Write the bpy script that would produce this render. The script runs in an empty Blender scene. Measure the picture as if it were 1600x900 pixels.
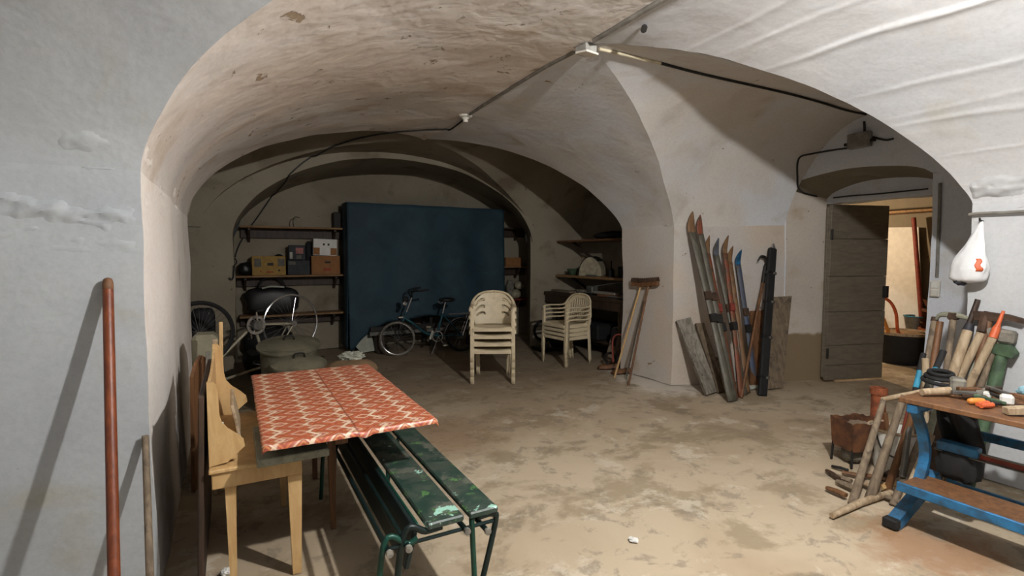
import bpy, bmesh, math, random
from mathutils import Vector, Matrix, noise
random.seed(7)
R = math.radians
SC = bpy.context.scene
COL = SC.collection

# ------------------------------------------------------------------ camera
# The room axes are world X (across) and Y (deep); the photographer stands at the origin and looks 28.5 deg to the right.
TH, PITCH, FOC, EYE = R(28.5), R(3.58), 800.0, 1.5
cam = bpy.data.cameras.new('camera')
cam.sensor_width = 36.0
cam.lens = 36.0 * FOC / 1600.0
cam.clip_start = 0.05
cam_o = bpy.data.objects.new('camera', cam)
cam_o.location = (0, 0, EYE)
cam_o.rotation_euler = (math.pi / 2 - PITCH, 0, -TH)
COL.objects.link(cam_o)
SC.camera = cam_o

# ------------------------------------------------------------------ world, exposure
w = bpy.data.worlds.new('cellar_air')
SC.world = w
w.use_nodes = True
w.node_tree.nodes['Background'].inputs['Color'].default_value = (0.6, 0.65, 0.7, 1)
w.node_tree.nodes['Background'].inputs['Strength'].default_value = 0.02
SC.view_settings.view_transform = 'Standard'
SC.view_settings.look = 'None'
SC.view_settings.gamma = 1.0
SC.view_settings.use_curve_mapping = False
SC.view_settings.exposure = 0.0
SC.cycles.diffuse_bounces = 3
SC.cycles.max_bounces = 8
LAMP_POS = (1.70, 0.55, 2.78)
LAMP_STRENGTH = 5400.0
LAMP_COLOR = (1.0, 0.98, 0.955)
FAR_LAMP_POS = (7.75, 4.75, 2.02)

# ------------------------------------------------------------------ small helpers
def C(r, g, b):
    f = lambda c: (c / 12.92) if c <= 0.04045 else ((c + 0.055) / 1.055) ** 2.4
    return (f(r / 255), f(g / 255), f(b / 255), 1.0)

def ray(u, v):
    x, y = (u - 800) / FOC, (450 - v) / FOC
    f = Vector((math.sin(TH) * math.cos(PITCH), math.cos(TH) * math.cos(PITCH), -math.sin(PITCH)))
    r = Vector((math.cos(TH), -math.sin(TH), 0))
    up = r.cross(f)
    return f + r * x + up * y
EYEV = Vector((0, 0, EYE))
def at(u, v, d):            # point at horizontal depth d along the viewing direction
    k = ray(u, v); h = Vector((math.sin(TH), math.cos(TH), 0))
    return EYEV + k * (d / k.dot(h))
def onz(u, v, z=0.0):
    k = ray(u, v); return EYEV + k * ((z - EYE) / k.z)
def onx(u, v, X):
    k = ray(u, v); return EYEV + k * (X / k.x)
def ony(u, v, Y):
    k = ray(u, v); return EYEV + k * (Y / k.y)

# ------------------------------------------------------------------ materials
MATS = {}
def newmat(name):
    m = bpy.data.materials.new(name); m.use_nodes = True
    nt = m.node_tree; b = nt.nodes['Principled BSDF']
    MATS[name] = m
    return m, nt, b
def nd(nt, t, **kw):
    n = nt.nodes.new(t)
    for k, v in kw.items():
        if k in n.inputs.keys() if hasattr(n.inputs, 'keys') else False: n.inputs[k].default_value = v
        else: setattr(n, k, v)
    return n
def coords(nt, scale=(1, 1, 1), world=False):
    if world:
        g = nt.nodes.new('ShaderNodeNewGeometry'); out = g.outputs['Position']
    else:
        g = nt.nodes.new('ShaderNodeTexCoord'); out = g.outputs['Object']
    mp = nt.nodes.new('ShaderNodeMapping'); mp.inputs['Scale'].default_value = scale
    nt.links.new(out, mp.inputs['Vector']); return mp.outputs['Vector']
def noise_n(nt, vec, scale, detail=4, rough=0.55, dist=0.0):
    n = nt.nodes.new('ShaderNodeTexNoise')
    n.inputs['Scale'].default_value = scale; n.inputs['Detail'].default_value = detail
    n.inputs['Roughness'].default_value = rough; n.inputs['Distortion'].default_value = dist
    nt.links.new(vec, n.inputs['Vector']); return n.outputs['Fac']
def ramp(nt, fac, a, b):
    r = nt.nodes.new('ShaderNodeMapRange'); r.interpolation_type = 'SMOOTHSTEP'
    r.inputs['From Min'].default_value = a; r.inputs['From Max'].default_value = b
    nt.links.new(fac, r.inputs['Value']); return r.outputs['Result']
def mixc(nt, fac, a, b, blend='MIX'):
    m = nt.nodes.new('ShaderNodeMix'); m.data_type = 'RGBA'; m.blend_type = blend
    for s, val in ((6, a), (7, b)):
        if isinstance(val, (tuple, list)): m.inputs[s].default_value = val
        else: nt.links.new(val, m.inputs[s])
    if isinstance(fac, float): m.inputs[0].default_value = fac
    else: nt.links.new(fac, m.inputs[0])
    return m.outputs[2]
def math_n(nt, op, a, b=None, clamp=False):
    m = nt.nodes.new('ShaderNodeMath'); m.operation = op; m.use_clamp = clamp
    for i, val in enumerate((a, b)):
        if val is None: continue
        if isinstance(val, (int, float)): m.inputs[i].default_value = val
        else: nt.links.new(val, m.inputs[i])
    return m.outputs[0]
def bump(nt, b, height, strength=0.3, dist=0.01):
    n = nt.nodes.new('ShaderNodeBump'); n.inputs['Strength'].default_value = strength; n.inputs['Distance'].default_value = dist
    nt.links.new(height, n.inputs['Height']); nt.links.new(n.outputs['Normal'], b.inputs['Normal'])

def plain(name, col, rough=0.6, metal=0.0, var=0.15, scale=12.0, bumps=0.15, dark=None):
    """one colour with blotchy wear and fine relief"""
    m, nt, b = newmat(name)
    v = coords(nt)
    n1 = noise_n(nt, v, scale, 5, 0.6)
    d = dark or tuple(c * (1 - 2.2 * var) if i < 3 else 1 for i, c in enumerate(col))
    l = tuple(min(1, c * (1 + var)) if i < 3 else 1 for i, c in enumerate(col))
    nt.links.new(mixc(nt, ramp(nt, n1, 0.3, 0.7), d, l), b.inputs['Base Color'])
    b.inputs['Roughness'].default_value = rough; b.inputs['Metallic'].default_value = metal
    if bumps: bump(nt, b, noise_n(nt, v, scale * 5, 3), bumps, 0.003)
    return m
def wood(name, a, bcol, rough=0.65, scale=(14, 14, 1.6), worn=None):
    m, nt, b = newmat(name)
    v = coords(nt, scale)
    n1 = noise_n(nt, v, 2.2, 6, 0.6, 0.6)
    c = mixc(nt, ramp(nt, n1, 0.32, 0.68), a, bcol)
    if worn:
        n2 = noise_n(nt, coords(nt), 9, 5, 0.65)
        c = mixc(nt, ramp(nt, n2, 0.56, 0.66), c, worn)
    nt.links.new(c, b.inputs['Base Color']); b.inputs['Roughness'].default_value = rough
    bump(nt, b, n1, 0.2, 0.004)
    return m
def metal(name, col, rough=0.35, wear=None):
    m, nt, b = newmat(name)
    v = coords(nt)
    c = mixc(nt, ramp(nt, noise_n(nt, v, 18, 5, 0.7), 0.5, 0.7), col, wear or tuple(x * 0.55 if i < 3 else 1 for i, x in enumerate(col)))
    nt.links.new(c, b.inputs['Base Color']); b.inputs['Roughness'].default_value = rough; b.inputs['Metallic'].default_value = 0.85
    return m

def plaster(name, a, bcol, stain, peel, damp=None, damp_z=0.55, damp_x=-99.0, stain_amt=(0.55, 0.75), peel_amt=(0.67, 0.69), relief=0.45):
    """limewash with patches of another coat, stains, scabs of bare render and rough relief"""
    m, nt, b = newmat(name)
    v = coords(nt, world=True)
    big = noise_n(nt, v, 0.9, 4, 0.55, 0.4)
    c = mixc(nt, ramp(nt, big, 0.35, 0.65), a, bcol)
    mid = noise_n(nt, v, 2.2, 4, 0.5, 0.3)
    c = mixc(nt, ramp(nt, mid, *stain_amt), c, stain)
    vs = coords(nt, (1.0, 1.0, 1.5), world=True)
    pl = noise_n(nt, vs, 5.5, 7, 0.66, 0.5)
    pf = ramp(nt, pl, *peel_amt)
    c = mixc(nt, pf, c, peel)
    fine = noise_n(nt, v, 40, 4, 0.7)
    c = mixc(nt, math_n(nt, 'MULTIPLY', ramp(nt, fine, 0.35, 0.75), 0.10), c, (0.05, 0.045, 0.04, 1))
    if damp:
        sep = nt.nodes.new('ShaderNodeSeparateXYZ')
        g = nt.nodes.new('ShaderNodeNewGeometry'); nt.links.new(g.outputs['Position'], sep.inputs[0])
        zz = math_n(nt, 'ADD', sep.outputs['Z'], math_n(nt, 'MULTIPLY', math_n(nt, 'SUBTRACT', mid, 0.5), 0.35))
        c = mixc(nt, math_n(nt, 'MULTIPLY', ramp(nt, zz, damp_z + 0.02, damp_z - 0.02), ramp(nt, sep.outputs['X'], damp_x, damp_x + 0.03)), c, damp)
    nt.links.new(c, b.inputs['Base Color'])
    b.inputs['Roughness'].default_value = 0.92
    b.inputs['Specular IOR Level'].default_value = 0.15
    h = math_n(nt, 'ADD', math_n(nt, 'MULTIPLY', mid, 1.0), math_n(nt, 'MULTIPLY', noise_n(nt, v, 11, 3, 0.5), 0.16))
    h = math_n(nt, 'SUBTRACT', h, math_n(nt, 'MULTIPLY', pf, 0.25))
    h = math_n(nt, 'ADD', h, math_n(nt, 'MULTIPLY', fine, 0.02))
    bump(nt, b, h, relief, 0.035)
    return m

plaster('plaster_cool', C(180, 183, 185), C(172, 176, 180), C(166, 164, 152), C(140, 128, 106), peel_amt=(0.685, 0.70))
plaster('plaster_white', C(214, 214, 215), C(204, 206, 209), C(200, 199, 195), C(186, 178, 164), peel_amt=(0.73, 0.75), relief=0.35)
plaster('plaster_wall', C(196, 197, 198), C(190, 192, 195), C(186, 182, 172), C(168, 156, 138), peel_amt=(0.71, 0.73), relief=0.4)
plaster('plaster_cream', C(224, 213, 202), C(216, 210, 204), C(196, 182, 166), C(164, 145, 122), peel_amt=(0.63, 0.66), relief=0.8)
plaster('plaster_jamb', C(236, 231, 225), C(230, 223, 215), C(218, 207, 195), C(184, 164, 140), peel_amt=(0.69, 0.71))
plaster('plaster_mixed', C(214, 216, 220), C(212, 206, 199), C(196, 188, 180), C(150, 132, 110), peel_amt=(0.68, 0.70))
plaster('plaster_pier', C(206, 192, 176), C(200, 194, 188), C(186, 170, 152), C(152, 132, 106), peel_amt=(0.68, 0.70), damp=C(142, 124, 98), damp_z=0.56, damp_x=5.36)
plaster('plaster_lunette', C(216, 220, 227), C(210, 214, 221), C(200, 199, 197), C(160, 150, 134), peel_amt=(0.70, 0.72))
plaster('plaster_damp', C(206, 196, 184), C(194, 184, 172), C(182, 164, 142), C(150, 128, 100), damp=C(142, 124, 98), damp_z=0.56)
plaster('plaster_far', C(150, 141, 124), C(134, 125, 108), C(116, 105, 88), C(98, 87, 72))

# concrete floor
m, nt, b = newmat('concrete_floor')
v = coords(nt, world=True)
big = noise_n(nt, v, 0.55, 5, 0.6, 0.5)
c = mixc(nt, ramp(nt, big, 0.35, 0.65), C(186, 170, 146), C(168, 149, 124))
st = noise_n(nt, coords(nt, (1.0, 1.25, 1), world=True), 1.5, 8, 0.68, 0.3)
c = mixc(nt, math_n(nt, 'MULTIPLY', ramp(nt, st, 0.50, 0.60), 0.62), c, C(132, 117, 92))
st2 = noise_n(nt, v, 5.0, 7, 0.7, 0.4)
c = mixc(nt, math_n(nt, 'MULTIPLY', ramp(nt, st2, 0.54, 0.62), 0.55), c, C(124, 114, 100))
wh = noise_n(nt, v, 2.4, 8, 0.72, 0.2)
c = mixc(nt, math_n(nt, 'MULTIPLY', ramp(nt, wh, 0.55, 0.64), 0.65), c, C(204, 193, 174))
# lime dust fallen along the foot of the pier, rust under the blue bench
def spot(cx, cy, r0, r1):
    d = nt.nodes.new('ShaderNodeVectorMath'); d.operation = 'DISTANCE'; d.inputs[1].default_value = (cx, cy, 0)
    nt.links.new(v, d.inputs[0])
    dd = math_n(nt, 'ADD', d.outputs['Value'], math_n(nt, 'MULTIPLY', math_n(nt, 'SUBTRACT', st2, 0.5), 0.9))
    return ramp(nt, dd, r1, r0)
for cx, cy, r0, r1 in ((4.42, 5.0, .12, .36), (4.34, 4.66, .16, .42), (4.35, 4.28, .20, .48), (4.72, 4.06, .14, .38), (5.1, 3.95, .05, .25)):
    c = mixc(nt, math_n(nt, 'MULTIPLY', spot(cx, cy, r0, r1), 0.9), c, C(222, 214, 200))
c = mixc(nt, math_n(nt, 'MULTIPLY', spot(3.12, 1.2, .1, .45), 0.6), c, C(140, 92, 52))
c = mixc(nt, math_n(nt, 'MULTIPLY', spot(1.45, 4.0, .2, .8), 0.55), c, C(134, 104, 76))
# the lamp's fall-off is painted in: floor colour darkens towards the back
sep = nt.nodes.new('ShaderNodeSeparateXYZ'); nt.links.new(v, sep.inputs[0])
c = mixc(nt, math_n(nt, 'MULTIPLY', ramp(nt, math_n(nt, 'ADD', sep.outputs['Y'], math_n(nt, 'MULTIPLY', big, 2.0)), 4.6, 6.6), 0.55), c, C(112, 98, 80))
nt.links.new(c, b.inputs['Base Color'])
b.inputs['Roughness'].default_value = 0.85; b.inputs['Specular IOR Level'].default_value = 0.25
bump(nt, b, math_n(nt, 'ADD', st, math_n(nt, 'MULTIPLY', st2, 0.4)), 0.35, 0.012)

# ------------------------------------------------------------------ mesh builder
class MB:
    def __init__(s): s.v = []; s.f = []
    def add(s, vs, fs):
        n = len(s.v); s.v += [Vector(p) for p in vs]; s.f += [tuple(i + n for i in f) for f in fs]; return s
    def box(s, c, size, rot=None):
        x, y, z = (k / 2 for k in size); c = Vector(c)
        vs = [Vector((a * x, b_ * y, d * z)) for a in (-1, 1) for b_ in (-1, 1) for d in (-1, 1)]
        if rot is not None: vs = [rot @ p for p in vs]
        return s.add([c + p for p in vs], [(0, 1, 3, 2), (4, 6, 7, 5), (0, 4, 5, 1), (2, 3, 7, 6), (0, 2, 6, 4), (1, 5, 7, 3)])
    def bbox(s, c, size, rot=None, bv=0.004):
        """box with chamfered edges"""
        x, y, z = (k / 2 for k in size); b_ = min(bv, x * .45, y * .45, z * .45)
        bm = bmesh.new(); bmesh.ops.create_cube(bm, size=1.0)
        for p in bm.verts: p.co = Vector((p.co.x * size[0], p.co.y * size[1], p.co.z * size[2]))
        bmesh.ops.bevel(bm, geom=list(bm.edges), offset=b_, segments=1, profile=0.5, affect='EDGES')
        bm.verts.index_update()
        vs = [p.co.copy() for p in bm.verts]
        if rot is not None: vs = [rot @ p for p in vs]
        fs = [tuple(q.index for q in f.verts) for f in bm.faces]; bm.free()
        return s.add([Vector(c) + p for p in vs], fs)
    def bar(s, p0, p1, wd, ht, side=None, bv=0.003):
        """bar from p0 to p1, width wd along `side`, height ht along the remaining direction"""
        p0, p1 = Vector(p0), Vector(p1); d = p1 - p0; L = d.length; d.normalize()
        sd = Vector(side) if side is not None else (d.cross(Vector((0, 0, 1))) if abs(d.z) < .95 else Vector((1, 0, 0)))
        sd = (sd - d * sd.dot(d)).normalized(); n = d.cross(sd)
        rot = Matrix((sd, n, d)).transposed()
        return s.bbox((p0 + p1) / 2, (wd, ht, L), rot, bv)
    def tube(s, pts, r, n=8, closed=False, flat=1.0):
        pts = [Vector(p) for p in pts]; m = len(pts)
        rs = r if isinstance(r, (list, tuple)) else [r] * m
        tang = []
        for i in range(m):
            a = pts[(i - 1) % m] if (closed or i > 0) else pts[i]; b_ = pts[(i + 1) % m] if (closed or i < m - 1) else pts[i]
            tang.append((b_ - a).normalized())
        t0 = tang[0]; nrm = t0.cross(Vector((0, 0, 1)))
        if nrm.length < 1e-3: nrm = t0.cross(Vector((1, 0, 0)))
        nrm.normalize(); vs = []
        for i in range(m):
            if i: nrm = (nrm - tang[i] * nrm.dot(tang[i])).normalized()
            bn = tang[i].cross(nrm)
            for k in range(n):
                a = 2 * math.pi * k / n
                vs.append(pts[i] + nrm * (math.cos(a) * rs[i]) + bn * (math.sin(a) * rs[i] * flat))
        fs = []
        for i in range(m if closed else m - 1):
            j = (i + 1) % m
            for k in range(n): fs.append((i * n + k, i * n + (k + 1) % n, j * n + (k + 1) % n, j * n + k))
        if not closed: fs += [tuple(range(n - 1, -1, -1)), tuple((m - 1) * n + k for k in range(n))]
        return s.add(vs, fs)
    def lathe(s, prof, org=(0, 0, 0), rot=None, n=20, closed=False):
        vs = []; org = Vector(org); m = len(prof)
        for r, z in prof:
            for k in range(n):
                a = 2 * math.pi * k / n; p = Vector((r * math.cos(a), r * math.sin(a), z))
                vs.append(org + (rot @ p if rot is not None else p))
        fs = []
        for i in range(m if closed else m - 1):
            j = (i + 1) % m
            for k in range(n): fs.append((i * n + k, i * n + (k + 1) % n, j * n + (k + 1) % n, j * n + k))
        if not closed:
            if prof[0][0] > 1e-4: fs.append(tuple(range(n - 1, -1, -1)))
            if prof[-1][0] > 1e-4: fs.append(tuple((m - 1) * n + k for k in range(n)))
        return s.add(vs, fs)
    def prism(s, poly, t, org=(0, 0, 0), ex=(1, 0, 0), ey=(0, 0, 1), ez=None):
        """2-D outline in the plane ex/ey, thickness t along ez (centred)"""
        org, ex, ey = Vector(org), Vector(ex).normalized(), Vector(ey).normalized()
        ez = Vector(ez).normalized() if ez is not None else ex.cross(ey).normalized(); n = len(poly)
        vs = [org + ex * a + ey * b_ + ez * (-t / 2) for a, b_ in poly] + [org + ex * a + ey * b_ + ez * (t / 2) for a, b_ in poly]
        fs = [tuple(range(n - 1, -1, -1)), tuple(range(n, 2 * n))] + [(i, (i + 1) % n, n + (i + 1) % n, n + i) for i in range(n)]
        return s.add(vs, fs)
    def grid(s, fn, nu, nv, skip=None, wrap=False):
        vs = [fn(i / nu, j / nv) for i in range(nu + 1) for j in range(nv + 1)]
        fs = [(i * (nv + 1) + j, (i + 1) * (nv + 1) + j, (i + 1) * (nv + 1) + j + 1, i * (nv + 1) + j + 1) for i in range(nu) for j in range(nv)
              if not (skip and skip((i + .5) / nu, (j + .5) / nv))]
        return s.add(vs, fs)
    def blob(s, c, size, amp=0.15, freq=2.0, n=14, rot=None, zflat=None, sq=1.0):
        """lumpy rounded body"""
        c = Vector(c); vs = []; o = Vector((random.random() * 9, random.random() * 9, 0))
        for i in range(n + 1):
            t = math.pi * i / n
            for k in range(n * 2):
                a = math.pi * k / n
                p = Vector((math.sin(t) * math.cos(a), math.sin(t) * math.sin(a), math.cos(t)))
                if sq != 1.0: p = Vector([math.copysign(abs(k_) ** sq, k_) for k_ in p])
                q = p * (1 + amp * noise.noise(p * freq + o))
                q = Vector((q.x * size[0] / 2, q.y * size[1] / 2, q.z * size[2] / 2))
                if zflat is not None: q.z = max(q.z, -zflat)
                vs.append(c + (rot @ q if rot is not None else q))
        w2 = n * 2; fs = [(i * w2 + k, i * w2 + (k + 1) % w2, (i + 1) * w2 + (k + 1) % w2, (i + 1) * w2 + k) for i in range(n) for k in range(w2)]
        return s.add(vs, fs)
    def build(s, name, mat, parent=None, smooth=False, local=False, kind=None, solid=0.0, origin=None, label=None, fix=True):
        """ONE mesh object. With a parent Empty the vertices may be given in world space (default) or in the Empty's space (local)."""
        me = bpy.data.meshes.new(name)
        vs = s.v
        inv = None; loc = Vector((0, 0, 0))
        if parent is not None:
            if not local: inv = parent_matrix(parent).inverted(); vs = [inv @ p for p in vs]
        elif origin is not None: loc = Vector(origin); vs = [p - loc for p in vs]
        elif vs and kind != 'structure':
            lo = min(p.z for p in vs); xs = [p.x for p in vs]; ys = [p.y for p in vs]
            loc = Vector(((min(xs) + max(xs)) / 2, (min(ys) + max(ys)) / 2, lo)); vs = [p - loc for p in vs]
        me.from_pydata([tuple(p) for p in vs], [], s.f)
        if fix:
            bm = bmesh.new(); bm.from_mesh(me); bmesh.ops.recalc_face_normals(bm, faces=bm.faces); bm.to_mesh(me); bm.free()
        if smooth:
            for p in me.polygons: p.use_smooth = True
            try: me.set_sharp_from_angle(angle=R(38))
            except Exception: pass
        mt = MATS[mat] if isinstance(mat, str) else mat
        me.materials.append(mt)
        o = bpy.data.objects.new(name, me); COL.objects.link(o); o.location = loc
        if parent is not None: o.parent = parent
        if kind: o['kind'] = kind
        if label: o['label'] = label
        if solid:
            md = o.modifiers.new('thickness', 'SOLIDIFY'); md.thickness = solid; md.offset = 0
        return o
PM = {}
def parent_matrix(o):
    m_ = Matrix.Translation(o.location) @ o.rotation_euler.to_matrix().to_4x4()
    return (parent_matrix(o.parent) @ m_) if o.parent else m_
def thing(name, label, cat, loc=(0, 0, 0), rotz=0.0, group=None):
    o = bpy.data.objects.new(name, None); COL.objects.link(o)
    o.empty_display_size = 0.1
    o.location = loc; o.rotation_euler = (0, 0, rotz); o['label'] = label; o['category'] = cat
    if group: o['group'] = group
    return o
def tag(o, label, cat, group=None):
    o['label'] = label; o['category'] = cat
    if group: o['group'] = group
    return o
def struct(o):
    o['kind'] = 'structure'; return o
def copy_thing(root, loc, rot, label, group=None):
    r = root.copy(); COL.objects.link(r); r.location = loc; r.rotation_euler = rot; r['label'] = label
    if group: r['group'] = group
    for ch in list(root.children):
        c_ = ch.copy(); COL.objects.link(c_); c_.parent = r
        for g in ch.children:
            d_ = g.copy(); COL.objects.link(d_); d_.parent = c_
    return r
def arc(c, r, a0, a1, n, ex=(1, 0, 0), ey=(0, 0, 1)):
    c, ex, ey = Vector(c), Vector(ex), Vector(ey)
    return [c + ex * (r * math.cos(a0 + (a1 - a0) * i / n)) + ey * (r * math.sin(a0 + (a1 - a0) * i / n)) for i in range(n + 1)]
def spline(pts, n=6):
    """Catmull-Rom through the points"""
    p = [Vector(q) for q in pts]; p = [p[0] * 2 - p[1]] + p + [p[-1] * 2 - p[-2]]; out = []
    for i in range(1, len(p) - 2):
        for k in range(n):
            t = k / n; a, b_, c_, d_ = p[i - 1], p[i], p[i + 1], p[i + 2]
            out.append(0.5 * ((2 * b_) + (c_ - a) * t + (2 * a - 5 * b_ + 4 * c_ - d_) * t * t + (3 * b_ - a - 3 * c_ + d_) * t ** 3))
    out.append(p[-2]); return out
# ================================================================== THE VAULTED CELLAR
ZS, RISE, CX = 1.85, 1.10, 2.15
XL, XR = -0.34, 4.42
QL, QR = 0.56, 0.80

def rough(p, k=1.0):
    """uneven hand-laid plaster; depends on the place only, so neighbouring surfaces stay joined"""
    q = Vector(p)
    a = noise.noise_vector(q * 0.9) * 0.022 + noise.noise_vector(q * 2.7 + Vector((5, 1, 3))) * 0.009 + noise.noise_vector(q * 7.0) * 0.003
    return q + a * k

class Bay:
    def __init__(s, y0, y1, crown=ZS + RISE, q=0.6, p=2.0): s.y0, s.y1, s.crown, s.q, s.p = y0, y1, crown, q, p; s.m = (y0 + y1) / 2; s.h = (y1 - y0) / 2
    def half(s, z):
        f = max(0.0, (z - ZS) / (s.crown - ZS))
        return 0.0 if f >= 1 else s.h * (1 - f ** (1 / s.q)) ** (1 / s.p)
    def z(s, t): return ZS + (s.crown - ZS) * (1 - abs(t) ** s.p) ** s.q
def xmain(z, side):
    q = QL if side < 0 else QR; f = min(1.0, max(0.0, (z - ZS) / RISE))
    t = math.sqrt(max(0.0, 1 - f ** (1 / q))); return CX + (XR - CX) * t if side > 0 else CX - (CX - XL) * t
def zmain(x):
    side = 1 if x > CX else -1; t = (x - CX) / (XR - CX) if side > 0 else (CX - x) / (CX - XL)
    return ZS + RISE * max(0.0, 1 - t * t) ** (QR if side > 0 else QL)

LB1 = Bay(-1.75, 2.70, 2.95, 0.60)          # left, above the photographer
LB2 = Bay(5.40, 7.20, 2.95, 0.40, 2.7)      # left, with the upturned bicycle
RB0 = Bay(-4.0, -1.75, 2.93, 0.80)
RB1 = Bay(1.58, 4.27, 2.95, 0.80)          # right, with the door
RB2 = Bay(5.15, 7.30, 2.95, 0.55)           # right, with the work bench
Y_BACK, Y_REAR = 8.60, -2.60

def vault(name, side, ya, yb, mat, nt_=30, ny=None, ribs=False):
    """strip of the main barrel between two bays; ya / yb give the end at height z"""
    B = MB(); n = ny or max(6, int((yb(ZS) - ya(ZS)) / 0.08))
    def fn(i, j):
        t = math.sin(i * math.pi / 2); x = CX + (XR - CX) * t if side > 0 else CX - (CX - XL) * t
        z = zmain(x) if t < 1 else ZS
        a, e = ya(z), yb(z); y = a + (e - a) * j
        p = rough((x, y, z))
        if ribs and 0 < i < 1:
            fade = min(1, max(0, (e - y) / 0.25)) * min(1, i / .08) * min(1, (1 - i) / .06)
            for r0, sl, amp in ((.13, .02, .006), (.24, -.01, .005), (.33, -.015, .010), (.45, .01, .007), (.53, .015, .004), (.60, -.02, .010), (.70, .0, .005), (.83, .01, .007)):
                dd = i - r0 - sl * (y - .5) - .012 * noise.noise(Vector((y * 1.7, r0 * 30, 3)))
                p.z -= amp * fade * math.exp(-(dd / (.004 if dd < 0 else .011)) ** 2) * (.75 + .5 * noise.noise(Vector((y * 2.3, r0 * 50, 9))))
        return p
    B.grid(fn, nt_, n)
    return B.build(name, mat, kind='structure', smooth=True)
def cross(name, bay, side, xout, mat, slope=0.0, n=36, xlen=14, xin=None):
    """the smaller barrel across the main one; its inner edge is the groin"""
    B = MB()
    def fn(i, j):
        s_ = math.sin((i * 2 - 1) * math.pi / 2); z = bay.z(s_) if abs(s_) < 1 else ZS
        x0 = xmain(z, side) if xin is None else xin
        x = x0 + (xout - x0) * j
        y = bay.m + s_ * bay.h
        if s_ > 0 and abs(x) > abs(XR): y -= s_ * slope * (x - XR)
        return rough((x, y, z))
    B.grid(fn, n, xlen)
    return B.build(name, mat, kind='structure', smooth=True)
def wall(B, a, b, z0=0.0, z1=ZS, hole=None, step=0.09, ztop=None):
    """upright wall from plan point a to b; ztop(x, y) bends its top edge"""
    L = math.hypot(b[0] - a[0], b[1] - a[1]); nu = max(2, int(L / step)); nv = max(2, int((z1 - z0) / step))
    def fn(i, j):
        x, y = a[0] + (b[0] - a[0]) * i, a[1] + (b[1] - a[1]) * i
        t = ztop(x, y) if ztop else z1
        return rough((x, y, z0 + (t - z0) * j))
    return B.grid(fn, nu, nv, hole)

# floor, a little uneven
B = MB()
B.grid(lambda i, j: Vector((-2.6 + 12.6 * i, -3.0 + 12.0 * j, 0.006 * noise.noise(Vector((i * 14, j * 13, 0))) - 0.004)), 90, 90)
B.build('floor', 'concrete_floor', kind='structure', smooth=True)

# main barrel
yc = lambda k: (lambda z: k)
lo = lambda bay: (lambda z: bay.m - bay.half(z))
hi = lambda bay: (lambda z: bay.m + bay.half(z))
vault('ceiling', 1, yc(Y_REAR), lo(RB1), 'plaster_white', 330, 36, ribs=True)
vault('ceiling', 1, hi(RB1), lo(RB2), 'plaster_mixed', 34, 22)
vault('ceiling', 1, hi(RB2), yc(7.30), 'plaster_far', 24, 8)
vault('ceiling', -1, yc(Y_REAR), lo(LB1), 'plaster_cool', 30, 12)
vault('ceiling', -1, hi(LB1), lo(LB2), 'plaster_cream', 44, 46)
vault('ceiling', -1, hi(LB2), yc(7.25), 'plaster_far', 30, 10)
cross('ceiling', LB1, -1, -2.4, 'plaster_cool', n=50, xlen=22)
cross('ceiling', LB2, -1, -2.2, 'plaster_far')
cross('ceiling', RB1, 1, 5.75, 'plaster_mixed', slope=(4.27 - 3.80) / (5.75 - XR) / 1.0, n=46, xlen=20)
cross('ceiling', RB2, 1, 5.35, 'plaster_far', n=40, xlen=14)

# low arch of the back niche (lower than the main barrel, opening to the right)
NQ = 0.55
def niche_x(y, t):
    xr = 4.30 + (5.0 - 4.30) * max(0, (y - 7.25)) / (Y_BACK - 7.25); return xr / 2 + xr / 2 * t
NZS, NR = 1.74, 1.13
def niche_z(t): return NZS + NR * max(0.0, 1 - t * t) ** NQ
B = MB()
B.grid(lambda i, j: rough((niche_x(7.25 + (Y_BACK - 7.25) * j, -math.cos(i * math.pi)), 7.25 + (Y_BACK - 7.25) * j, niche_z(math.cos(i * math.pi)) if 0 < i < 1 else NZS)), 48, 16)
B.build('ceiling', 'plaster_far', kind='structure', smooth=True)
# spandrel ring between the main barrel and the niche arch
B = MB()
def ring(i, j):
    t = -math.cos(i * math.pi); xa = niche_x(7.25, t); za = niche_z(t) if 0 < i < 1 else NZS
    tm = t; xb = CX + (XR - CX) * tm if tm > 0 else CX + (CX - XL) * tm; zb = max(zmain(xb) if abs(tm) < 1 else ZS, za)
    return rough((xa + (xb - xa) * j, 7.25, za + (zb - za) * j))
B.grid(ring, 48, 4)
B.build('trim_1', 'plaster_far', kind='structure', smooth=True)

# walls
B = MB(); wall(B, (-2.4, 2.70), (XL, 2.70)); B.build('wall_left', 'plaster_cool', kind='structure', smooth=True)
B = MB(); wall(B, (XL, 2.70), (XL, 5.40)); B.build('wall_left', 'plaster_jamb', kind='structure', smooth=True)
B = MB(); wall(B, (XL, 5.40), (-2.2, 5.40)); wall(B, (-2.2, 5.40), (-2.2, 7.25), z1=2.95)
wall(B, (-2.2, 7.25), (0.0, 7.25)); wall(B, (0, 7.25), (0, Y_BACK))
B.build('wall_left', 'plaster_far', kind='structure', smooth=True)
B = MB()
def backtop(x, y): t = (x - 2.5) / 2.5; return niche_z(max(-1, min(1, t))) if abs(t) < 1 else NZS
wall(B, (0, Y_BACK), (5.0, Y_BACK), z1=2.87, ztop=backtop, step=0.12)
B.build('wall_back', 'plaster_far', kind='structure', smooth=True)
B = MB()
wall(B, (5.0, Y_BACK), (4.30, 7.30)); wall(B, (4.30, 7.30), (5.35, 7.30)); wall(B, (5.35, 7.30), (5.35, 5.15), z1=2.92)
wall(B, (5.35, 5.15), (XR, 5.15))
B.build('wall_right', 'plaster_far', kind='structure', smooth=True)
B = MB(); wall(B, (XR, 5.15), (XR, 4.27)); wall(B, (XR, 4.27), (5.75, 3.80)); B.build('wall_right', 'plaster_pier', kind='structure', smooth=True)
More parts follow.
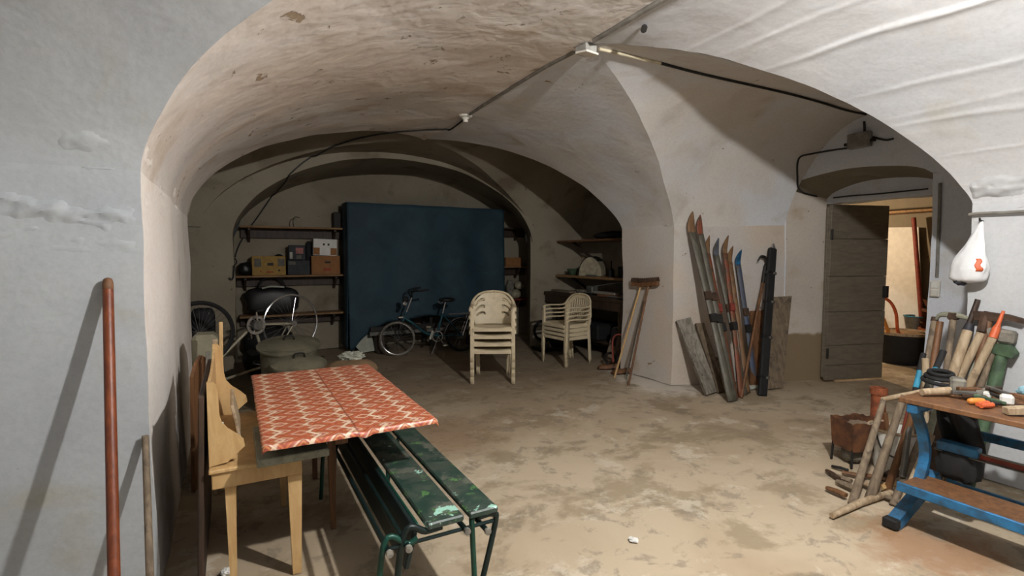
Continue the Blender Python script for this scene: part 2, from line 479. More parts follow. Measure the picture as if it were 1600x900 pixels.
B = MB(); wall(B, (5.75, 1.58), (XR, 1.58)); wall(B, (XR, 1.58), (XR, Y_REAR)); B.build('wall_right', 'plaster_wall', kind='structure', smooth=True)
B = MB()
wall(B, (XR, Y_REAR), (-2.4, Y_REAR), z1=3.0); wall(B, (-2.4, Y_REAR), (-2.4, 2.70), z1=3.0)
B.build('wall_near', 'plaster_cool', kind='structure', smooth=True)

# wall with the door: a deep niche under a flat arch
DX, DY0, DY1 = 5.75, 2.36, 3.785          # front plane, right and left edge of the opening
def arch_z(y): t = (y - (DY0 + DY1) / 2) / ((DY1 - DY0) / 2); return 2.24 + 0.18 * math.sqrt(max(0, 1 - t * t * 0.98))
def lun(x, y):
    if y > RB1.m: t = (y - RB1.m) / (3.80 - RB1.m)
    else: t = (y - RB1.m) / RB1.h
    return RB1.z(min(1, max(-1, t))) if abs(t) < 1 else ZS
B = MB()
wall(B, (DX, 3.80), (DX, DY1), ztop=lambda x, y: arch_z(min(y, DY1)))
wall(B, (DX, DY0), (DX, 1.58), ztop=lambda x, y: max(ZS, min(lun(x, y), arch_z(DY0))) if y < DY0 else arch_z(DY0))
def lunette(i, j):
    y = 3.80 + (1.58 - 3.80) * i; a = arch_z(min(DY1, max(DY0, y))); t = max(lun(DX, y), a if y > 1.95 else ZS)
    a = min(a, t); return rough((DX, y, a + (t - a) * j))
B.grid(lunette, 34, 8)
B.build('wall_right', 'plaster_lunette', kind='structure', smooth=True)
# reveals of the niche
B = MB()
wall(B, (DX, DY1), (6.22, 3.60), ztop=lambda x, y: arch_z(DY1) + 0.0)
wall(B, (DX, DY0), (6.22, 2.44), ztop=lambda x, y: arch_z(DY0))
B.build('trim_2', 'plaster_damp', kind='structure', smooth=True)
B = MB()
def soffit(i, j):
    y = DY1 + (DY0 - DY1) * i; yb = 3.60 + (2.44 - 3.60) * i
    return rough((DX + 0.47 * j, y + (yb - y) * j, arch_z(y) - 0.08 * j))
B.grid(soffit, 22, 8)
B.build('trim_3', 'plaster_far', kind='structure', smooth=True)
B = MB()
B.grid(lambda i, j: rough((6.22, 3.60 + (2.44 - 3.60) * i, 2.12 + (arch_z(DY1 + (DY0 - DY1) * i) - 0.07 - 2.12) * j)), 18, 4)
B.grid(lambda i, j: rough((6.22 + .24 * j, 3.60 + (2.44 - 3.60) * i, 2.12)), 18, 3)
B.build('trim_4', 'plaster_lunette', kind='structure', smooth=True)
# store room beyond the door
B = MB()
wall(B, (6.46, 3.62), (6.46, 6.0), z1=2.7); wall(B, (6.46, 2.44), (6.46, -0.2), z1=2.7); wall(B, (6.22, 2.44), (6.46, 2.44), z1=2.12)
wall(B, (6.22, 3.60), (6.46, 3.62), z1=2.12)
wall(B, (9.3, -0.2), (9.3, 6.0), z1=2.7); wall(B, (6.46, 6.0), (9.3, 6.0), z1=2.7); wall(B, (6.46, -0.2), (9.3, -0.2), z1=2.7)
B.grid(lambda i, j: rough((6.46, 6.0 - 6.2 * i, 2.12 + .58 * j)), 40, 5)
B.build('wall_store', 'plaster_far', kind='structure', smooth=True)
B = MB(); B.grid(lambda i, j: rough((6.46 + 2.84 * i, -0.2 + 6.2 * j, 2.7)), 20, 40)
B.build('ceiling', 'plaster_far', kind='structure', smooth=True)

# scabs of broken render along the springing lines, growing out of the wall where the coat is thick
def scabs(name, mat, a, b, out, z0, z1, seed, amp=.022, follow=None, bias=.10):
    a, b, o_ = Vector(a), Vector(b), Vector((out[0], out[1], 0)); L = (b - a).length; zm, zh = (z0 + z1) / 2, (z1 - z0) / 2
    def fn(i, j):
        p = a.lerp(b, i); z = z0 + (z1 - z0) * j; p.z = z
        if follow and z > ZS: p = follow(p, z)
        s_ = i * L; wn = max(0, 1 - abs((z - zm) / zh) ** 2.5) * min(1, i * L / .02 + .02, (1 - i) * L / .02 + .02)
        n_ = noise.noise(Vector((s_ * 2.6, z * 9, seed))) + .6 * noise.noise(Vector((s_ * 8, z * 26, seed + 3))) + .3 * noise.noise(Vector((s_ * 24, z * 50, seed + 5)))
        st_ = math.floor((n_ + 1) * 3.0) / 3.0 - 1; n_ = .55 * n_ + .45 * st_           # broken coats lie in steps
        return rough(p) + o_ * (amp * (n_ - bias) * wn - .003)
    B = MB(); B.grid(fn, int(L / .013), int((z1 - z0) / .011)); return B.build(name, mat, kind='structure', smooth=True)
fl_ = lambda p, z: Vector((p.x, LB1.m + LB1.half(z), z)); fr_ = lambda p, z: Vector((xmain(z, 1), p.y, z)); fj_ = lambda p, z: Vector((xmain(z, -1), p.y, z))
scabs('trim_5', 'plaster_cool', (-1.2, 2.70, 0), (XL, 2.70, 0), (0, -1), 1.50, 2.06, 3.3, .034, fl_, -.02)
scabs('trim_6', 'plaster_jamb', (XL, 2.70, 0), (XL, 5.40, 0), (1, 0), 1.70, 1.98, 8.1, .024, fj_, .2)
scabs('trim_7', 'plaster_pier', (XR, 5.15, 0), (XR, 4.27, 0), (-1, 0), 1.80, 1.92, 5.7, .030, fr_, .0)
scabs('trim_8', 'plaster_pier', (XR, 4.27, 0), (5.75, 3.80, 0), (-.33, -.94), 1.76, 1.86, 1.9, .024, None, .1)
scabs('trim_9', 'plaster_wall', (XR, 1.58, 0), (XR, 0.7, 0), (-1, 0), 1.70, 2.02, 7.4, .036, fr_, -.05)

# ------------------------------------------------------------------ the lamp on the crown of the vault, just above the frame
lm = bpy.data.materials.new('bulb_glow'); lm.use_nodes = True; ntl = lm.node_tree; ntl.nodes.clear()
em = ntl.nodes.new('ShaderNodeEmission'); em.inputs['Color'].default_value = (*LAMP_COLOR, 1); em.inputs['Strength'].default_value = LAMP_STRENGTH
ou = ntl.nodes.new('ShaderNodeOutputMaterial'); ntl.links.new(em.outputs[0], ou.inputs[0]); MATS['bulb_glow'] = lm
lm2 = lm.copy(); lm2.name = 'bulb_glow_warm'; MATS['bulb_glow_warm'] = lm2
e2 = [n for n in lm2.node_tree.nodes if n.type == 'EMISSION'][0]; e2.inputs['Color'].default_value = (1.0, 0.74, 0.48, 1); e2.inputs['Strength'].default_value = 1500.0
plain('porcelain', C(220, 216, 206), 0.3, var=0.05)
def ceiling_bulb(pos, zc, mat, label):
    t = thing('ceiling_bulb', label, 'lamp', (pos[0], pos[1], pos[2] - 0.05))
    MB().lathe([(0.0, zc - pos[2] + .02), (.05, zc - pos[2] + .02), (.05, .07), (.026, .05), (.022, .035)], pos, n=16).build('lamp_holder', 'porcelain', t, smooth=True)
    MB().lathe([(0.0, -.045), (.02, -.041), (.035, -.026), (.042, -.004), (.037, .016), (.02, .034), (0, .036)], pos, n=12).build('bulb', mat, t, smooth=True)
ceiling_bulb(LAMP_POS, 2.90, 'bulb_glow', 'bare light bulb in a white holder on the near vault above the photographer')
ceiling_bulb(FAR_LAMP_POS, 2.70, 'bulb_glow_warm', 'bare warm light bulb on the ceiling of the store room beyond the door')
# ================================================================== HELPERS ON THE FINISHED SHELL
from mathutils.bvhtree import BVHTree
_v, _f = [], []
for o_ in COL.objects:
    if o_.get('kind') == 'structure' and o_.type == 'MESH':
        n0 = len(_v); _v += [tuple(p.co) for p in o_.data.vertices]; _f += [tuple(n0 + i for i in p.vertices) for p in o_.data.polygons]
SHELL = BVHTree.FromPolygons(_v, _f)
def hit(u, v, off=0.01):
    """where a line of sight meets the walls or vaults, `off` in front of the surface"""
    k = ray(u, v).normalized(); p, n, i, d = SHELL.ray_cast(EYEV, k)
    if n.dot(k) > 0: n = -n
    return p + n * off
def up(p, off=0.012):
    """the vault straight above a point"""
    q, n, i, d = SHELL.ray_cast(Vector((p[0], p[1], 1.6)), Vector((0, 0, 1)))
    if q is None: q = Vector((p[0], p[1], ZS + RISE))
    return q + Vector((0, 0, -off))

# ------------------------------------------------------------------ materials of the things
plain('cable_black', C(34, 33, 32), 0.6)
plain('conduit_grey', C(126, 122, 114), 0.6)
plain('conduit_cream', C(196, 186, 160), 0.6)
plain('box_white', C(222, 216, 206), 0.5, var=0.06)
plain('box_grey', C(150, 148, 142), 0.6)
wood('door_paint', C(122, 113, 98), C(106, 98, 84), 0.6, (3, 3, 14))
wood('pole_red', C(128, 66, 34), C(98, 46, 24), 0.45, (18, 18, 1.2))
wood('wood_grey', C(132, 116, 96), C(98, 84, 68), 0.85, worn=C(86, 76, 64))
wood('wood_pale', C(182, 162, 134), C(150, 128, 100), 0.75, worn=C(128, 108, 84))
wood('wood_tan', C(200, 166, 116), C(182, 146, 96), 0.55, (10, 10, 2))
wood('wood_dark', C(66, 48, 34), C(44, 32, 24), 0.6)
wood('wood_brown', C(122, 84, 52), C(90, 60, 38), 0.6)
wood('wood_shelf', C(150, 116, 76), C(118, 88, 56), 0.7, (2, 14, 14))
wood('plank_weathered', C(150, 144, 132), C(112, 104, 92), 0.85, (12, 12, 1.5), worn=C(90, 82, 70))
wood('plank_green_grey', C(146, 146, 128), C(120, 118, 102), 0.8, (14, 3, 14))
plain('iron_dark', C(46, 44, 42), 0.55, 0.5)
plain('black_matte', C(20, 20, 21), 0.75, var=0.2)
plain('steel_worn', C(120, 118, 112), 0.45, 0.6)
metal('chrome', C(200, 200, 200), 0.18, C(150, 150, 150))
plain('rubber', C(22, 22, 22), 0.8)
plain('bike_teal', C(28, 74, 84), 0.35, 0.2)
plain('bike_cream', C(168, 160, 136), 0.45, 0.1)
plain('chair_cream', C(214, 198, 166), 0.45, var=0.05, bumps=0.03)
plain('paper_white', C(222, 220, 214), 0.8, var=0.04)
plain('paper_scrap', C(176, 178, 164), 0.8, var=0.08)
plain('sack_tan', C(142, 116, 86), 0.9, var=0.1, scale=5)
plain('zinc', C(134, 130, 110), 0.5, 0.35, var=0.14, scale=6)
plain('card_yellow', C(158, 126, 66), 0.8, var=0.08)
plain('card_brown', C(146, 100, 58), 0.8, var=0.08)
plain('card_dark', C(44, 44, 50), 0.7)
plain('print_dark', C(40, 34, 28), 0.7)
plain('print_grey', C(96, 92, 82), 0.7)
plain('print_red', C(150, 62, 36), 0.7)
plain('print_pink', C(170, 110, 104), 0.7)
plain('leather_black', C(26, 25, 26), 0.45)
plain('plastic_orange', C(210, 98, 54), 0.5, var=0.10, scale=20)
plain('plastic_amber', C(220, 140, 60), 0.4, var=0.05)
plain('red_paint', C(128, 50, 36), 0.6)
plain('terracotta', C(150, 82, 50), 0.85, var=0.25)
plain('rag_cyan', C(150, 192, 204), 0.8)
plain('blue_steel', C(34, 104, 150), 0.45, 0.1, var=0.2, scale=14, dark=C(40, 70, 92))
plain('blue_tool', C(50, 132, 160), 0.5, var=0.12, scale=20)
plain('rust', C(104, 66, 38), 0.85, 0.1, var=0.25, scale=9, dark=C(58, 34, 20))
plain('iron_rust', C(78, 58, 44), 0.75, 0.3, var=0.22, scale=14)
plain('enamel_white', C(226, 226, 220), 0.45, var=0.06, scale=7, dark=C(196, 192, 180))
plain('green_paint', C(66, 88, 62), 0.7, var=0.25, scale=14)
plain('grey_dust', C(126, 121, 110), 0.85, var=0.22, scale=16)

# ================================================================== WIRING ON THE VAULT
def wire(name, pts, r, mat, label, cat='conduit', n=8, group=None, dens=5):
    return tag(MB().tube(spline(pts, dens), r, n).build(name, mat, smooth=True), label, cat, group)
yb = 2.93
wire('conduit', [up((2.15, y, 0), .012) for y in (-.6, .2, 1.0, 1.6, 2.1, 2.5, 2.82)], .016, 'conduit_grey', 'grey conduit along the vault crown, from the top edge to the white box')
wire('conduit', [up((2.15, y, 0), .010) for y in (3.05, 3.4, 3.8, 4.2, 4.6, 4.86)], .014, 'conduit_grey', 'dark grey conduit between the white box and the bulb rosette')
wire('conduit', [up((x, yb, 0), .010) for x in (2.28, 2.5, 2.72, 2.86)], .011, 'conduit_cream', 'short cream conduit leaving the white box to the right', 'conduit')
wire('conduit', [up((x, yb, 0), .010) for x in (2.86, 3.3, 3.8, 4.3, 4.8, 5.3, 5.66)], .011, 'iron_dark', 'dark conduit crossing the door bay vault to the grey junction box')
# white junction box on the crown
t = thing('junction_box', 'small white junction box at the crown where the conduits meet', 'electrical box', (2.17, 2.93, up((2.17, 2.93, 0), 0).z - .06))
rz = Matrix.Rotation(R(8), 3, 'Z')
MB().bbox((0, 0, .028), (.105, .105, .05), rz).build('box_body', 'box_grey', t, local=True)
MB().bbox((0, -.01, .002), (.115, .115, .014), rz @ Matrix.Rotation(R(9), 3, 'X')).build('cover', 'box_white', t, local=True)
# rosette with a dead bulb
c_ = up((2.15, 4.97, 0), .0)
t = thing('ceiling_rosette', 'little white ceiling rosette at the end of the crown conduit', 'lamp holder', (c_.x, c_.y, c_.z - .07))
MB().lathe([(0, .08), (.075, .08), (.07, .055), (.04, .045), (.03, .03)], (0, 0, 0), n=18).build('rosette', 'enamel_white', t, True, local=True)
MB().lathe([(.026, .03), (.026, .006), (.02, 0), (0, 0)], (0, 0, 0), n=14).build('bulb_socket', 'box_white', t, True, local=True)
# black cable arching down to the shelves
pts = [up((2.15, 4.99, 0), .03)] + [hit(u, v, .02) for u, v in [(p.x, p.y) for p in spline([Vector((a_, b_, 0)) for a_, b_ in ((705, 199), (655, 201), (600, 206), (545, 218), (500, 237), (462, 264), (430, 300), (402, 340), (382, 368), (370, 392), (366, 415), (365, 432))], 6)]] + [hit(362, 437, .03), hit(358, 434, .03)]
wire('cable', pts, .009, 'cable_black', 'black cable arching over the vault and down beside the back shelves', 'cable')
# grey junction box above the door and its cables
t = thing('junction_box', 'grey junction box on the wall above the store room door', 'electrical box', hit(1347, 228, .0))
p0 = hit(1347, 220, .045)
MB().bbox(p0, (.08, .21, .15), None, .008).build('box_body', 'box_grey', t)
MB().bbox(p0 + Vector((-.042, 0, 0)), (.012, .20, .14), None, .005).build('cover', 'conduit_grey', t)
for dy in (-.11, .11): MB().tube([p0 + Vector((0, dy * .9, -.02)), p0 + Vector((0, dy * 1.35, -.02))], .016, 10).build('gland', 'iron_dark', t, True)
wire('cable', [hit(1351, 190, .012), hit(1352, 200, .014), hit(1352, 211, .02)], .011, 'cable_black', 'short black cable dropping from the vault into the grey junction box', 'cable')
wire('cable', [hit(u, v, .012) for u, v in ((1330, 231), (1300, 235), (1265, 240), (1250, 244), (1245, 255), (1245, 275), (1246, 292), (1254, 300), (1268, 304), (1276, 306))] , .010, 'cable_black', 'black cable running left from the grey box and down the niche edge', 'cable')
wire('cable', [onx(u, v, 6.18) for u, v in ((1302, 309), (1330, 306), (1370, 303), (1410, 299), (1450, 295))], .008, 'cable_black', 'thin black cable across the lintel over the store room door', 'cable')
wire('cable', [hit(u, v, .012) for u, v in ((1365, 214), (1375, 217), (1386, 219), (1397, 217))], .010, 'cable_black', 'short black cable leaving the grey box to the right', 'cable')
wire('conduit', [hit(u, v, .014) for u, v in ((1470, 286), (1469, 330), (1467, 380), (1465, 433))], .013, 'conduit_grey', 'grey conduit dropping to the light switch beside the door')
t = thing('light_switch', 'white double light switch on the wall right of the door', 'switch', hit(1463, 467, .0))
p0 = hit(1463, 451, .02)
MB().bbox(p0, (.035, .075, .15), None, .006).build('switch_plate', 'box_white', t)
for dz in (.036, -.036): MB().bbox(p0 + Vector((-.02, 0, dz)), (.012, .055, .058), None, .004).build('rocker', 'enamel_white', t)
wire('conduit', [onx(u, v, XR - .045) for u, v in ((1514, 335), (1540, 333), (1570, 332), (1605, 330))], .010, 'conduit_grey', 'grey conduit along the top of the white wall above the plastic bag')
wire('cable', [hit(1006, 34, .05), hit(1007, 38, .02)], .02, 'iron_dark', 'small dark hook stub in the vault right of the conduit', 'hook', dens=2)

# ================================================================== DOOR AND STORE ROOM
h0, h1 = onz(1288, 597), onz(1376, 592)
dv = (h1 - h0); dv.z = 0; LEN = dv.length; dv.normalize(); dn = Vector((dv.y, -dv.x, 0))
if dn.dot(h0) > 0: dn = -dn
door = thing('door_1', 'grey boarded door standing open into the store room', 'door', (h0.x, h0.y, 0.02)); door['kind'] = 'structure'; del door['category']
zs = [0.02, 0.20, 0.44, 0.84, 1.26, 1.70, 2.10]
for a, b_ in zip(zs, zs[1:]):
    k = random.uniform(-.004, .004)
    MB().bar(h0 + Vector((0, 0, (a + b_) / 2)) + dn * k, h0 + dv * LEN + Vector((0, 0, (a + b_) / 2)) + dn * k, b_ - a - .004, .035, side=(0, 0, 1)).build('plank', 'door_paint', door)
MB().bar(h0 - dn * .022 + Vector((0, 0, 1.06)), h0 + dv * LEN - dn * .022 + Vector((0, 0, 1.06)), 2.06, .008, side=(0, 0, 1)).build('light_stop_sheet', 'door_paint', door)  # unseen sheet added to keep store lamp light out of the plank gaps
MB().bar(h0 + dv * .03 - dn * .045 + Vector((0, 0, .05)), h0 + dv * .03 - dn * .045 + Vector((0, 0, 2.07)), .07, .03, side=dv).build('batten', 'door_paint', door)
MB().bbox(h0 + dv * (LEN - .02) + dn * .03 + Vector((0, 0, 1.07)), (.05, .05, .14), None).build('lock_box', 'iron_dark', door)
for z in (.35, 1.75): MB().tube([h0 + dn * .03 + Vector((0, 0, z - .06)), h0 + dn * .03 + Vector((0, 0, z + .06))], .014, 8).build('hinge', 'iron_dark', door, True)

# things seen through the door
p = onz(1408, 566)
t = thing('tub', 'big black tub with a pale rim beyond the open door', 'tub', (p.x, p.y, 0))
MB().lathe([(0, .012), (.27, .012), (.31, .08), (.33, .42), (.315, .42), (.295, .09), (0, .05)], p, n=26).build('tub_body', 'black_matte', t, True)
MB().lathe([(.315, .40), (.345, .41), (.345, .445), (.315, .445)], p, n=26, closed=True).build('rim', 'wood_pale', t, True)
MB().blob(p + Vector((.02, .02, .40)), (.58, .58, .1), .25, 3).build('ashes', 'sack_tan', t, True)
q = p + Vector((.75, .10, 0))
t = thing('crate', 'low dark wooden crate under the grey bucket in the store room', 'crate', (q.x, q.y, 0))
for k in range(3): MB().bbox(q + Vector((-.24, 0, .06 + .10 * k)), (.02, .6, .085)).build('slat', 'wood_brown', t)
MB().bbox(q + Vector((.0, .29, .16)), (.5, .02, .3)).build('side', 'wood_brown', t)
MB().bbox(q + Vector((.0, -.29, .16)), (.5, .02, .3)).build('side', 'wood_brown', t)
MB().bbox(q + Vector((0, 0, .325)), (.5, .6, .02)).build('lid', 'wood_brown', t)
t = thing('bucket', 'grey bucket standing on the crate in the store room', 'bucket', (q.x, q.y + .05, .335))
MB().lathe([(0, .0), (.12, .0), (.165, .26), (.155, .26), (.115, .02), (0, .02)], (0, 0, 0), n=22).build('bucket_body', 'steel_worn', t, True, local=True)
MB().lathe([(.155, .255), (.172, .255), (.172, .27), (.155, .27)], (0, 0, 0), n=22, closed=True).build('rim', 'blue_tool', t, True, local=True)
tag(MB().tube(spline([at(1380, 464, 6.9), at(1392, 473, 6.92), at(1400, 490, 6.95), at(1404, 520, 7.0), Vector((p.x - .05, p.y - .1, .42))], 6), .02, 10).build('orange_hose', 'plastic_orange', smooth=True), 'orange hose curving up out of the black tub', 'hose')
tag(MB().tube([at(1380, 497, 6.95), at(1388, 518, 7.0), Vector((p.x - .2, p.y + .12, .42))], .022, 8).build('yellow_hose', 'plastic_amber', smooth=True), 'yellow hose end hanging in the black tub beside the door edge', 'hose')
s = onz(1438, 566) + Vector((.35, -.05, 0))
t = thing('plant_pot', 'brown clay pot of withered plant in the store room doorway', 'plant pot', (s.x, s.y, 0))
MB().lathe([(0, .0), (.17, .0), (.2, .4), (.23, .4), (.23, .46), (.2, .46), (.19, .42), (0, .40)], s, n=20).build('pot', 'terracotta', t, True)
B = MB()
for k in range(46):
    a, r_ = random.uniform(0, 6.28), random.uniform(.02, .19); cc = s + Vector((math.cos(a) * r_, math.sin(a) * r_, random.uniform(.46, .82)))
    d1 = Vector((random.uniform(-1, 1), random.uniform(-1, 1), random.uniform(-.5, 1))).normalized() * .10; d2 = d1.cross(Vector((.3, .5, .8))).normalized() * .05
    B.add([cc - d1, cc + d2, cc + d1, cc - d2], [(0, 1, 2, 3)])
plain('withered', C(96, 58, 34), 0.8)
lv = B.build('withered_leaves', 'withered', t, kind='stuff')
b0, b1 = onz(1386, 545), None
tag(MB().prism([(0, 0), (.80, 0), (.62, 1.93), (0, 1.95)], .02, (9.12, 4.56, .01), (0, -1, 0), (.04, 0, 1)).build('panel', 'paper_white'), 'tall white panel leaning on the store room wall', 'panel')
tag(MB().tube([Vector((8.95, 3.68, .0)), Vector((9.1, 3.97, 2.08))], .03, 10).build('pole', 'red_paint', smooth=True), 'dark red pole leaning along the white panel in the store room', 'pole')
t = thing('shelf', 'wooden shelf high on the store room wall, seen through the doorway', 'shelf', (9.1, 3.6, 2.10))
MB().bbox((9.08, 3.5, 2.17), (.36, 2.6, .035)).build('board', 'wood_shelf', t)
for y in (2.6, 4.5): MB().bar((9.25, y, 1.9), (8.95, y, 2.15), .04, .04).build('bracket', 'wood_dark', t)
tag(MB().bbox((9.05, 3.3, 2.31), (.3, .5, .24), None, .01).build('dark_box', 'card_dark'), 'dark box on the high shelf in the store room', 'box')

# ================================================================== LEFT FOREGROUND
t_, b_ = hit(170, 434, .02), onz(182, 1085)
t = thing('wooden_pole', 'reddish brown round pole leaning on the pale left wall', 'pole', b_)
d = (t_ - b_)
MB().tube([b_, b_ + d * .5, b_ + d * .965], [.0195, .0195, .019], 14).build('shaft', 'pole_red', t, True)
MB().tube([b_ + d * .965, b_ + d * .968, b_ + d * .985, b_ + d * .996, b_ + d], [.016, .0195, .0195, .015, .006], 14).build('rounded_end', 'wood_brown', t, True)
t_, b_ = hit(228, 678, .02), onz(238, 1010)
tag(MB().tube([b_, b_.lerp(t_, .5), t_], [.015, .014, .013], 10).build('stick', 'wood_grey', smooth=True), 'short greyish stick leaning at the corner of the left pier', 'stick')

# small console table with tapered legs
YN = 2.50
a, e = ony(330, 742, YN), ony(472, 715, YN)
x0, x1, zt, za = a.x, e.x, (a.z + e.z) / 2, ony(330, 767, YN).z
YF = 3.34
t = thing('console_table', 'small tan wooden table with tapered legs by the left pier', 'table', ((x0 + x1) / 2, (YN + YF) / 2, 0))
MB().bbox(((x0 + x1) / 2, YN + .01, (zt + za) / 2), (x1 - x0, .02, zt - za)).build('apron', 'wood_tan', t)
MB().bbox(((x0 + x1) / 2, YF - .01, (zt + za) / 2), (x1 - x0, .02, zt - za)).build('apron', 'wood_tan', t)
MB().bbox((x0 + .01, (YN + YF) / 2, (zt + za) / 2), (.02, YF - YN - .04, zt - za)).build('apron', 'wood_tan', t)
MB().bbox((x1 - .01, (YN + YF) / 2, (zt + za) / 2), (.02, YF - YN - .04, zt - za)).build('apron', 'wood_tan', t)
MB().bbox(((x0 + x1) / 2, (YN + YF) / 2, zt + .009), (x1 - x0 + .02, YF - YN + .03, .018)).build('top', 'wood_tan', t)
def tleg(x, y, z1, w0, w1, parent, mat='wood_tan'):
    B = MB(); vs = []
    for z, w_ in ((0, w1), (z1, w0)):
        h_ = w_ / 2; vs += [(x - h_, y - h_, z), (x + h_, y - h_, z), (x + h_, y + h_, z), (x - h_, y + h_, z)]
    B.add(vs, [(3, 2, 1, 0), (4, 5, 6, 7)] + [(i, (i + 1) % 4, 4 + (i + 1) % 4, 4 + i) for i in range(4)]); return B.build('leg', mat, parent)
xl1, xl2 = ony(361, 780, YN + .05).x, ony(460, 740, YN + .05).x
for x, y, w_ in ((xl1, YN + .05, .044), (xl2, YN + .055, .062), (xl1, YF - .05, .05), (xl2, YF - .05, .05)): tleg(x, y, za + .01, w_, w_ * .6, t)

# scalloped wooden rack standing on it
ZT = zt + .018
near = [(323, 617), (331, 616), (337, 620), (341, 632), (343, 662), (347, 673), (356, 681), (370, 688), (381, 695), (383, 704), (356, 727), (327, 735)]
pts = [ony(u, v, YN + .03) for u, v in near]; mz = min(p.z for p in pts)
x_l = min(p.x for p in pts)
prof = [(p.x - x_l, p.z - mz) for p in pts]
t = thing('scalloped_rack', 'tan wooden rack with scalloped ends standing on the small table', 'rack', (x_l + .05, 2.95, ZT))
Hs = 1.12
MB().prism([(a, b__ * Hs) for a, b__ in prof], .02, (x_l, YN + .04, ZT + .002), (1, 0, 0), (0, 0, 1)).build('end_panel', 'wood_tan', t)
MB().prism([(a * 1.18, b__ * 1.28) for a, b__ in prof], .02, (x_l + .0, 3.28, ZT + .002), (1, 0, 0), (0, 0, 1)).build('end_panel', 'wood_tan', t)
B = MB()
hN, hF = max(p[1] for p in prof) * Hs, max(p[1] for p in prof) * 1.28
B.prism([(YN + .05, 0), (3.27, 0), (3.27, hF - .03), (3.1, hF - .06), (2.9, hN - .02), (YN + .05, hN - .01)], .012, (x_l + .008, 0, ZT + .002), (0, 1, 0), (0, 0, 1)).build('back_board', 'wood_tan', t)
MB().bbox((x_l + .055, 2.9, ZT + .02), (.10, .70, .016)).build('shelf_board', 'wood_tan', t)
MB().bbox((x_l + .105, 2.99, ZT + .105), (.014, .36, .17), Matrix.Rotation(R(-10), 3, 'Y')).build('front_board', 'wood_pale', t)
tag(MB().bbox((x_l + .05, 2.70, ZT + .085), (.012, .05, .11), Matrix.Rotation(R(12), 3, 'X')).build('paper_slip', 'paper_white'), 'little white paper slip stuck in the tan scalloped rack', 'paper')
# things squeezed between the table and the pier
tag(MB().bbox((x_l - .035, 2.98, .45), (.022, .92, .90), Matrix.Rotation(R(2), 3, 'Y')).build('drawing_board', 'wood_dark'), 'dark board standing on edge between small table and left pier', 'board')
def stake(u, v0, X, Y, w_, mat, name, label, cat='stick'):
    p1 = ony(u, v0, Y); base = Vector((p1.x - .02, Y - .05, 0)); return tag(MB().bar(base, p1, w_, w_ * .6, side=(1, 0, 0)).build(name, mat), label, cat)
stake(345, 503, 0, 3.75, .022, 'wood_tan', 'stake', 'thin tan stake rising behind the scalloped rack')
stake(336, 530, 0, 3.70, .03, 'wood_pale', 'stake', 'pale flat stake behind the scalloped rack, left of the thin one')
stake(325, 549, 0, 3.55, .024, 'grey_dust', 'stake', 'greyish stake at the left of the scalloped rack')
pb = [(0, 0), (.26, 0), (.26, .74), (.22, .82), (.15, .85), (.07, .82), (0, .74)]
tag(MB().prism(pb, .02, (-.27, 3.75, 0), (.3, 1, 0), (.02, 0, 1)).build('rounded_board', 'wood_brown'), 'brown board with a rounded top leaning on the left pier', 'board')
tag(MB().bbox((-.19, 4.15, .48), (.16, .22, .96), None, .03).build('green_canister', 'zinc'), 'greenish grey canister behind the stakes at the left pier', 'canister')
tag(MB().blob(onz(354, 893, .02), (.05, .05, .03), .4, 4, 8).build('paper_scrap', 'paper_white'), 'white paper scrap under the tan table leg', 'paper')
tag(MB().blob(onz(990, 843, .006), (.045, .06, .016), .5, 4, 8).build('paper_scrap', 'paper_white'), 'tiny white paper scrap alone on the open floor', 'paper')

# grey plank and the big table board under the oilcloth
p0, p1 = ony(389, 713, 2.45), ony(509, 696, 2.45)
zb = ZT + .002
tag(MB().bbox(((x1 - .18 + p1.x) / 2, 2.66, zb + .020), (p1.x - x1 + .20, .50, .036)).build('grey_plank', 'plank_green_grey'), 'greenish grey plank under the corner of the patterned table', 'plank')
TX0, TX1, TY0, TY1, TZ = .09, .845, 2.35, 3.80, .70
t = thing('table', 'folding table top on slim wooden legs under the red oilcloth', 'table', (.42, 3.05, 0))
MB().bbox((.27, (TY0 + TY1) / 2, TZ - .016), (.36, TY1 - TY0 - .02, .022)).build('top_leaf', 'wood_dark', t)
MB().bbox((.652, (TY0 + TY1) / 2, TZ - .016), (.37, TY1 - TY0 - .02, .022)).build('top_leaf', 'wood_dark', t)
MB().bbox((.42, 3.05, TZ - .055), (.06, 1.2, .055)).build('rail', 'wood_brown', t)
for y in (2.88, 3.6): tleg(.44, y, TZ - .08, .042, .028, t, 'wood_brown')
for y in (2.88, 3.6): MB().bbox((.44, y, TZ - .055), (.6, .04, .05)).build('crossbar', 'wood_brown', t)
# oilcloth
m, nt, b = newmat('oilcloth')
sep = nt.nodes.new('ShaderNodeSeparateXYZ'); nt.links.new(coords(nt), sep.inputs[0])
wob = math_n(nt, 'MULTIPLY', noise_n(nt, coords(nt), 6, 2), .25)
def pp(x, k):
    a = nt.nodes.new('ShaderNodeMath'); a.operation = 'PINGPONG'; a.inputs[1].default_value = 1.0
    nt.links.new(math_n(nt, 'MULTIPLY', x, 2 / k), a.inputs[0]); return a.outputs[0]
fx, fy = pp(sep.outputs['X'], .150), pp(sep.outputs['Y'], .115)
dia = math_n(nt, 'FRACT', math_n(nt, 'ADD', math_n(nt, 'ADD', fx, fy), wob))
cr = nt.nodes.new('ShaderNodeValToRGB'); cr.color_ramp.interpolation = 'LINEAR'
els = [(0, C(146, 62, 52)), (.14, C(184, 92, 66)), (.26, C(212, 136, 80)), (.33, C(166, 78, 64)), (.50, C(190, 118, 102)), (.58, C(232, 210, 182)), (.66, C(226, 196, 168)), (.71, C(150, 66, 58)), (.86, C(206, 138, 84)), (1, C(146, 62, 52))]
